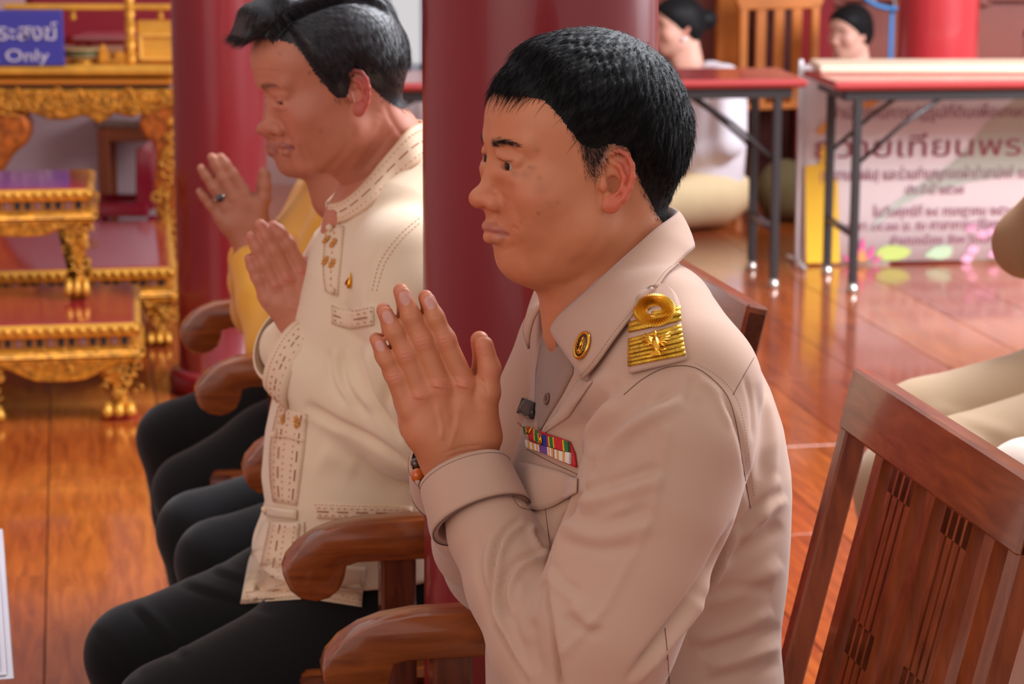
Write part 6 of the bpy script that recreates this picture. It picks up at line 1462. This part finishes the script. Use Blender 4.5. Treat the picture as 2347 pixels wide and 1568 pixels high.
# ================================================================ gilded furniture at the left
GC = mat('gilded_carving', (206, 136, 38), rough=.38, metal=.45, bump=1., bscale=60, var=.45, vscale=45, spec=.6); GP = mat('gilded_plain', (222, 158, 58), rough=.35, metal=.4, var=.15, vscale=14); GCO = mat('gilded_carving_orange', (178, 92, 28), rough=.42, metal=.35, bump=1., bscale=50, var=.5, vscale=36)
RTOP = mat('red_lacquer_top', (150, 26, 44), rough=.12, coat=.7); MIR = mat('mirror_tile', (34, 50, 60), rough=.15, metal=.3, coat=.5); MIR2 = mat('mirror_tile_light', (170, 130, 140), rough=.2, metal=.3)
def carved(mb, n, fn, r=(.006, .011)):
    """raised leaf scrolls on a carved face"""
    for k in range(n):
        x, y, z, a = fn(k); s_ = rng.uniform(*r); mb.tube([(x+s_*math.cos(a+t)*(.4+.35*t), y-.004, z+s_*math.sin(a+t)*(.4+.35*t)) for t in np.linspace(0, 3.6, 6)], [s_*.16, s_*.24, s_*.28, s_*.26, s_*.2, s_*.08], 5)
def gilt_table(name, pxr, py, Y, x0, D, label, group=None, thin=1.):
    """py: dict of picture heights on the front plane Y; pxr right edge px"""
    zz = {k: at_y(200, v, Y)[2] for k, v in py.items()}; x1 = at_y(pxr, py['edge'], Y)[0]; cx = (x0+x1)/2; W_ = x1-x0; root = empty(name, (cx, Y+D/2, zz['foot']), 0, label, 'table', group); b = zz['foot']; z = {k: v-b for k, v in zz.items()}
    MB().box((0, 0, (z['top']+z['edge'])/2), (W_-.04, D-.04, z['top']-z['edge']+.002), bev=.003).build('red_top', RTOP, root)
    h = z['top']-z['tile']; m = MB(); e = (z['top']+z['tile'])/2-.003
    for s_ in (-1, 1): m.box((0, s_*(D/2-.012), e), (W_, .024, h), bev=.008); m.box((s_*(W_/2-.012), 0, e), (.024, D, h), bev=.008)
    me_ = m.build('gilt_edge', GP, root); n = int(W_/.028); mb = MB()
    for k in range(n): mb.lathe([(.0005, -.005), (.009, -.002), (.0105, .002), (.006, .007), (.0005, .008)], (-W_/2+(k+.5)*W_/n, -D/2, e+.002), 8, Matrix.Rotation(math.pi/2, 3, 'X'))
    mb.build('edge_beads', GP, root, True, kind='stuff')
    MB().box((0, 0, (z['tile']+z['band'])/2), (W_-.05, D-.05, z['tile']-z['band'])).build('frieze', mat('frieze_gold', (180, 120, 60), rough=.4, metal=.3), root)
    n = min(60, int(W_/.030)); th = (z['tile']-z['band'])*.62
    for k in range(n): MB().box((-W_/2+.03+(k+.5)*(W_-.06)/n, -D/2+.024, (z['tile']+z['band'])/2), (.014, .006, th), bev=.0015).build('mirror_tile', MIR if k % 3 else MIR2, root)
    hb = z['band']-z['apron']; m = MB(); m.box((0, 0, (z['band']+z['apron'])/2), (W_+.02, D+.02, hb), bev=hb*.4); mo_ = m.build('gilt_band', GC, root, True)
    # scalloped apron, front
    za, zl = z['apron'], z['low']; n = 40; o_ = [(-W_/2, za)]; nl = max(1, round(W_/.42)); low = []
    for i in range(n+1): t = i/n; u = (t*nl) % 1; low.append((-W_/2+W_*t, za-(za-zl)*(.55+.45*math.cos(2*math.pi*(u-.5))*.9-.25*abs(math.sin(math.pi*u*3))*.5)))
    MB().prism([(W_/2, za+.005), (-W_/2, za+.005)]+low, .025, lambda p: (p[0], -D/2+.015+p[2], p[1]), .004).build('apron', GC, root)
    # carved relief
    mb = MB(); carved(mb, int(W_*70), lambda k: (rng.uniform(-W_/2+.01, W_/2-.01), -D/2-.0, za-(za-zl)*rng.uniform(-.5, .45), rng.uniform(0, 6.3))); mb.build('carved_leaves', GP, root, True, kind='stuff')
    return root, z, W_, D
def claw_leg(root, x, y, z_top, w_, m=None, foot_red=True, flip=1, z0=0.):
    H = z_top-z0; s_ = flip
    prof = [(-1.35, 0), (-1.15, -.10), (-.95, -.20), (-1.0, -.30), (-.55, -.42), (-.40, -.55), (-.42, -.70), (-.62, -.84), (-.66, -.93), (-.50, -1.0), (.42, -1.0), (.50, -.92), (.44, -.80), (.28, -.66), (.34, -.50), (.58, -.34), (.72, -.18), (.70, 0)]
    lg = MB().prism([(s_*a*w_/2, z_top+b*H) for a, b in curve2(prof, 3)], w_*.8, lambda p: (x+p[0], y+p[2], p[1]), w_*.14).build('leg', m or GC, root); smooth_by_angle(lg, 50)
    mb = MB()
    for k in (-1, 0, 1): mb.tube([(x+k*w_*.26-.05*w_*s_, y-w_*.34, z0+H*.26), (x+k*w_*.28-.08*w_*s_, y-w_*.52, z0+H*.12), (x+k*w_*.30-.10*w_*s_, y-w_*.50, z0+.012)], [w_*.10, w_*.15, w_*.09], 8)
    mb.build('claw_foot', GP, lg, True); mb = MB(); carved(mb, 26, lambda k: (x+rng.uniform(-.35, .45)*w_*s_*(1 if rng.random() < .7 else -1), y-w_*.42, z_top-H*rng.uniform(.0, .6), rng.uniform(0, 6.3)), (.006, .012)); mb.build('leaf_carving', GP, lg, True, kind='stuff')
    return lg
YL = at_z(270, 966, 0)[1]+.02
x_left = at_y(-420, 800, YL)[0]
t1, z1_, W1, D1 = gilt_table('gilded_table', 322, dict(top=738, edge=748, tile=768, band=797, apron=824, low=880, foot=962), YL, x_left, .62, 'lowest gilded table with a glossy red top and clawed feet, nearest at the left edge', 'stacked gilded altar tables')
claw_leg(t1, W1/2-.058, -D1/2+.06, z1_['apron'], .115, flip=1); claw_leg(t1, W1/2-.058, D1/2-.06, z1_['apron'], .115, flip=1)
xl2 = at_y(20, 900, YL)[0]-(t1.location.x); claw_leg(t1, xl2-.06, -D1/2+.06, z1_['apron'], .115, flip=-1, z0=.0); claw_leg(t1, -W1/2+.06, -D1/2+.06, z1_['apron'], .115, flip=-1)
for s_ in (1,): MB().lathe([(.001, 0), (.05, 0), (.05, .012), (.001, .014)], (W1/2-.065, -D1/2+.06, -.0), 16).build('red_foot_pad', mat('red_pad', (200, 26, 48), rough=.2, coat=.6), t1, True)
ztop1 = z1_['top']
# second table standing on the first
Y2 = at_z(190, 688, ztop1+.004)[1]+.015
t2, z2_, W2, D2 = gilt_table('gilded_table', 214, dict(top=432, edge=441, tile=458, band=486, apron=508, low=548, foot=688), Y2, at_y(-420, 600, Y2)[0], .45, 'smaller gilded table standing on the red top of the lowest one', 'stacked gilded altar tables')
t2.location.z = ztop1+.002
claw_leg(t2, W2/2-.05, -D2/2+.05, z2_['apron'], .088); claw_leg(t2, W2/2-.05, D2/2-.05, z2_['apron'], .088)
xl2 = at_y(12, 560, Y2)[0]-t2.location.x; claw_leg(t2, xl2-.07, -D2/2+.05, z2_['apron'], .088, flip=-1); claw_leg(t2, -W2/2+.05, -D2/2+.05, z2_['apron'], .088, flip=-1)
# third gilded table behind, to the right
Y3 = YL+1.0
t3, z3_, W3, D3 = gilt_table('gilded_table', 403, dict(top=662, edge=670, tile=688, band=712, apron=738, low=775, foot=845), Y3, at_y(-420, 700, Y3)[0], 1.0, 'gilded table with a glossy red top, behind the lowest one and beside the column', 'stacked gilded altar tables')
t3.location.z = 0
for s_ in (1, -1): claw_leg(t3, s_*(W3/2-.05), -D3/2+.06, z3_['apron'], .1, flip=s_); claw_leg(t3, s_*(W3/2-.05), D3/2-.06, z3_['apron'], .1, flip=s_)
# great carved throne table behind
Y4 = Y3+1.25; P4 = lambda px, py: (lambda w_: (w_[0], w_[2]))(at_y(px, py, Y4))
xr4 = P4(402, 300)[0]; xl4 = P4(-300, 300)[0]; th = empty('gilded_throne_table', ((xl4+xr4)/2, Y4+.45, 0), 0, 'large gilded altar bed with a deeply carved apron and curling legs, beside the column', 'altar'); T0 = np.array([(xl4+xr4)/2, Y4+.45])
G4 = lambda px, py: (P4(px, py)[0]-T0[0], P4(px, py)[1]); zt4 = G4(0, 150)[1]; zb4 = G4(0, 190)[1]; W4 = xr4-xl4
MB().box((0, 0, (zt4+zb4)/2+.012), (W4, .92, zt4-zb4-.024), bev=.012).build('platform_edge', GP, th); MB().box((0, 0, zb4+.002), (W4-.02, .90, .022), bev=.006).build('upper_moulding', mat('gold_orange', (196, 118, 36), rough=.4, metal=.3), th)
MB().box((0, 0, zb4-.014), (W4-.05, .86, .014)).build('dark_groove', mat('groove_dark', (60, 44, 36)), th)
apr = [(-300, 205), (402, 205), (402, 250), (350, 245), (322, 262), (300, 270), (262, 262), (226, 285), (205, 272), (188, 266), (150, 277), (110, 275), (78, 262), (40, 256), (20, 262), (-40, 280), (-120, 262), (-200, 280), (-300, 262)]
MB().prism([G4(*p) for p in apr], .07, lambda p: (p[0], -.41+p[2], p[1]), .012).build('carved_apron', GC, th)
lg = [(322, 262), (318, 290), (330, 315), (352, 330), (356, 360), (352, 420), (356, 480), (366, 560), (380, 640), (382, 700), (420, 700), (420, 240), (350, 240)]
MB().prism([G4(*p) for p in curve2(lg, 3)], .10, lambda p: (p[0], -.40+p[2], p[1]), .015).build('leg', GCO, th)
lg = [(-40, 262), (40, 258), (62, 275), (66, 300), (56, 330), (30, 352), (14, 372), (-10, 420), (-20, 500), (-30, 700), (-70, 700), (-70, 300)]
MB().prism([G4(*p) for p in curve2(lg, 3)], .10, lambda p: (p[0], -.40+p[2], p[1]), .015).build('leg', GCO, th)
for px in (388, -250): 
    MB().box((G4(px, 0)[0], .36, (zb4-.02)/2), (.07, .07, zb4-.02), bev=.01).build('leg', GCO, th)
mb = MB(); carved(mb, 240, lambda k: (lambda u: (*[G4(u, 0)[0]], -.452, G4(0, 212+rng.uniform(0, 42))[1], rng.uniform(0, 6.3)))(rng.uniform(-60, 398)), (.010, .018)); mb.build('apron_leaves', GC, th, True, kind='stuff')
mb = MB(); carved(mb, 90, lambda k: (lambda py: (G4(372+16*math.sin(py/40)+rng.uniform(-14, 14), 0)[0], -.46, G4(0, py)[1], rng.uniform(0, 6.3)))(rng.uniform(270, 640)), (.010, .018)); mb.build('leg_leaves', GP, th, True, kind='stuff')
# railing and panels of the seat above
for (px, py0) in ((294, -60), (60, -60)):
    a = G4(px, 152); b = G4(px, -60); pr = []
    for k in range(7): z_ = a[1]+(b[1]-a[1])*k/6; pr += [(.014, z_), (.022, z_+.02), (.016, z_+(b[1]-a[1])/12), (.022, z_+(b[1]-a[1])/6-.02)]
    if px == 294: MB().lathe(pr, (a[0], -.38, 0), 16).build('railing_post', GP, th, True)
pa, pb2 = G4(308, 148), G4(402, 50); MB().box(((pa[0]+pb2[0])/2, -.36, (pa[1]+pb2[1])/2), (pb2[0]-pa[0], .03, pb2[1]-pa[1]), bev=.006).build('side_panel', GP, th)
m = MB()
for (x0_, y0_, x1_, y1_) in ((312, 82, 400, 88), (312, 136, 400, 142), (312, 82, 319, 142)): a, b = G4(x0_, y1_), G4(x1_, y0_); m.box(((a[0]+b[0])/2, -.382, (a[1]+b[1])/2), (b[0]-a[0], .016, b[1]-a[1]), bev=.003)
m.build('panel_moulding', mat('gold_pale', (236, 180, 84), rough=.35, metal=.3), th)
for (y0_, y1_) in ((12, 26), (-50, -36)): a, b = G4(0, y1_), G4(402, y0_); MB().box(((a[0]+b[0])/2, -.37, (a[1]+b[1])/2), (b[0]-a[0]+.0, .04, b[1]-a[1]), bev=.005).build('rail', GP, th)
for px in (163, 366): a, b = G4(px-6, 50), G4(px+6, 24); MB().lathe([(.008, a[1]), (.014, a[1]+.01), (.008, (a[1]+b[1])/2), (.014, b[1]-.01), (.008, b[1])], (a[0], -.36, 0), 12).build('spindle', GP, th, True)
MB().prism([G4(*p) for p in curve2([(222, 148), (222, 118), (230, 104), (240, 120), (252, 142), (262, 122), (276, 122), (282, 140), (280, 150)], 3)], .03, lambda p: (p[0], -.39+p[2], p[1]), .004).build('carved_bracket', GC, th)
# cushion, tray and plates on the altar bed
CU = mat('crimson_cushion', (130, 10, 34), rough=.6); a, b = G4(132, 100), G4(285, 28)
cu = MB().box((a[0]/2+b[0]/2+T0[0], T0[1]+.25, (a[1]+b[1])/2+.0), (b[0]-a[0]+.5, .12, b[1]-a[1]+.12), bev=.04).build('back_cushion', CU); tag(cu, 'crimson cushioned backrest standing on the gilded altar bed', 'cushion')

tro = empty('low_tray_table', (G4(205, 0)[0]+T0[0], T0[1]-.10, zt4), 0, 'small red tray table on the altar bed behind the blue sign', 'table'); hz_ = at_y(200, 84, Y4+.35)[2]-zt4
MB().box((0, 0, hz_), (.22, .26, .018), bev=.005).build('tray', mat('tray_rose', (176, 90, 96), rough=.25, coat=.4), tro)
for a in (-1, 1):
    for b in (-1, 1): MB().box((a*.09, b*.11, hz_/2-.005), (.02, .02, hz_-.01)).build('leg', RTOP, tro)
for k, (r_, c_) in enumerate(((.075, (176, 150, 100)), (.082, (110, 120, 80)), (.088, (190, 160, 110)))):
    pl = MB().lathe([(.001, 0), (r_*.5, 0), (r_*.6, .004), (r_, .014), (r_*1.0, .017), (r_*.58, .008), (.001, .006)], (G4(172, 0)[0]+T0[0], T0[1]-.36, zt4+.002+.013*k+ .012), 28).build('plate', mat('plate_%s' % 'abc'[k], c_, rough=.25, coat=.5), None, True); tag(pl, ('bottom', 'middle', 'top')[k]+' plate of the small stack beside the blue sign', 'plate', 'stacked offering plates')
tr_ = MB().lathe([(.001, 0), (.05, 0), (.052, .006), (.03, .012), (.001, .012)], (G4(172, 0)[0]+T0[0], T0[1]-.36, zt4+.0015), 20).build('plate_stand', GP, None, True); tag(tr_, 'small gilt stand under the stack of plates', 'stand')
# blue sign
def sign():
    a, b = at_y(-150, 146, Y4-.02), at_y(141, 24, Y4-.02); cx = (a[0]+b[0])/2; cz = (a[2]+b[2])/2; root = empty('sign', (cx, Y4-.0, zt4), 0, 'blue sign with white Thai and English lettering on the altar edge', 'sign')
    MB().box((0, 0, (b[2]-zt4)/2), (b[0]-a[0], .02, b[2]-zt4), bev=.003).build('board', mat('sign_blue', (58, 56, 150), rough=.35), root)
    MB().box((0, .05, .03), (.1, .1, .06), bev=.004).build('prop', mat('sign_prop', (60, 40, 36)), root)
    WT = mat('sign_white', (206, 196, 208), rough=.4); Z = lambda py: at_y(0, py, Y4)[2]-zt4; Xp = lambda px: at_y(px, 80, Y4)[0]-cx
    text_obj('lettering', 'พระสงฆ์', .085, WT, ((Xp(-42)+Xp(133))/2, -.0125, (Z(98)+Z(52))/2), (1, 0, 0), (0, 0, 1), root, .002, Xp(133)-Xp(-42))

    text_obj('lettering', 'Monk Only', .062, WT, ((Xp(-118)+Xp(112))/2, -.0125, Z(128)), (1, 0, 0), (0, 0, 1), root, .002, Xp(112)-Xp(-118))
sign()
# things under and behind the altar: pale screen, wooden table, red armchair
yb4 = Y4+1.2; a, b = at_y(60, 470, yb4), at_y(420, 230, yb4)
sc = MB().box(((a[0]-.3+b[0])/2, yb4, (.0+b[2])/2+.1), (b[0]-a[0]+.3, .02, b[2]+.2), bev=.004).build('pale_screen', mat('pale_mauve_cloth', (200, 176, 182), rough=.8, var=.03, vscale=3)); tag(sc, 'plain pale mauve screen standing behind the gilded altar bed', 'screen')
Y5 = Y4+.98; a = at_y(222, 290, Y5); b = at_y(335, 322, Y5); wt = empty('side_table', ((a[0]+b[0])/2+.1, Y5+.1, 0), 0, 'plain brown wooden table seen through the arch of the altar bed', 'table'); WT0 = wt.location
MB().box((0, 0, at_y(260, 285, Y5)[2]), (b[0]-a[0]+.22, .2, .03), bev=.004).build('tabletop', WOODD, wt)
BW_ = mat('brown_table_wood', (136, 66, 34), rough=.4, var=.1, vscale=6)
zt5 = at_y(260, 285, Y5)[2]
MB().box((0, -.08, at_y(260, 308, Y5)[2]), (b[0]-a[0]+.18, .02, .06), bev=.003).build('apron', BW_, wt)
for px in (238, 420):
    for dy in (-.08, .08): MB().box((at_y(px, 400, Y5)[0]-WT0[0], dy, zt5/2-.01), (.045, .03, zt5-.02), bev=.003).build('leg', BW_, wt)


Y6 = Y4+.62; rc = empty('red_armchair', (at_y(330, 480, Y6)[0], Y6, 0), 0, 'crimson armchair seen through the arch of the gilded altar bed', 'chair'); CR = mat('crimson_lacquer', (140, 14, 40), rough=.25, coat=.5); R0 = rc.location
A6 = lambda px, py: (at_y(px, py, Y6)[0]-R0[0], at_y(px, py, Y6)[2])
a, b = A6(205, 485), A6(352, 455); MB().box(((a[0]+b[0])/2, -.12, (a[1]+b[1])/2), (b[0]-a[0], .05, b[1]-a[1]), bev=.008).build('armrest', CR, rc); MB().box(((a[0]+b[0])/2, .12, (a[1]+b[1])/2), (b[0]-a[0], .05, b[1]-a[1]), bev=.008).build('armrest', CR, rc)
zA = a[1]; a, b = A6(322, 455), A6(362, 330); MB().prism([A6(322, 470), A6(322, 335), A6(340, 325), A6(356, 340), A6(368, 400), A6(368, 470)], .26, lambda p: (p[0], p[2], p[1]), .01).build('backrest', CR, rc)
for px in (212, 345):
    for dy in (-.12, .12): MB().box((A6(px, 0)[0], dy, zA/2), (.035, .035, zA), bev=.004).build('leg', CR, rc)
MB().box((A6(280, 0)[0], 0, zA*.55), (A6(345, 0)[0]-A6(212, 0)[0], .26, .04), bev=.008).build('seat', CR, rc)
# glass-edged wooden table cut by the left edge, lower corner
def near_table():
    z = .46; p0 = at_z(6, 1206, z); p1 = at_z(32, 1545, z); w_ = 1.0
    d = p1-p0; d[2] = 0; L = np.linalg.norm(d); ax = d/L; sd = np.array([-ax[1], ax[0], 0]); sd = sd if sd[0] < 0 else -sd; c = (p0+p1)/2
    root = empty('glass_topped_table', (c[0]+sd[0]*.4, c[1]+sd[1]*.4, 0), math.atan2(-sd[1], -sd[0]), 'wooden table with a thick ribbed glass edge, cut by the lower left picture edge', 'table')
    GLA = mat('glass_edge_pale', (236, 236, 246), rough=.08, coat=1., spec=.8)
    MB().box((0, 0, z-.03), (.76, L+.0, .04), bev=.01).build('wooden_top', WOOD, root)
    for k in range(3): MB().box((0, 0, z-.006+.005*k), (.80-.016*k, L-.006*k, .004), bev=.0015).build('glass_sheet', GLA, root)
    MB().box((-.02, 0, z+.0075), (.70, L-.05, .004), bev=.001).build('inlay', mat('inlay_pinkish', (186, 140, 128), rough=.2, coat=.8), root)
    for a in (-1, 1):
        for b in (-1, 1): MB().box((a*.34, b*(L/2-.04), (z-.05)/2), (.05, .05, z-.05), bev=.005).build('leg', WOODD, root)
near_table()

def swing(root, deg, corner):
    """turn a piece of furniture about one of its corners"""
    a = math.radians(deg); c, s_ = math.cos(a), math.sin(a); d = Vector(root.location)-Vector(corner); root.location = (corner[0]+d.x*c-d.y*s_, corner[1]+d.x*s_+d.y*c, root.location.z); root.rotation_euler[2] += a
swing(yb, 6, yb_c)
for t_, W_, D_2 in ((t1, W1, D1), (t2, W2, D2), (t3, W3, D3)): swing(t_, 9, (t_.location.x+W_/2, t_.location.y-D_2/2, 0))
# children were modelled in place: put them into their person's own axes
for o in list(bpy.data.objects):
    if o.parent is not None and o.get('_local') is None and o.parent.type == 'MESH' and o.parent.name.startswith('person') and tuple(o.location) == (0, 0, 0):
        o.matrix_parent_inverse = Matrix.Translation(-Vector(o.parent.location))
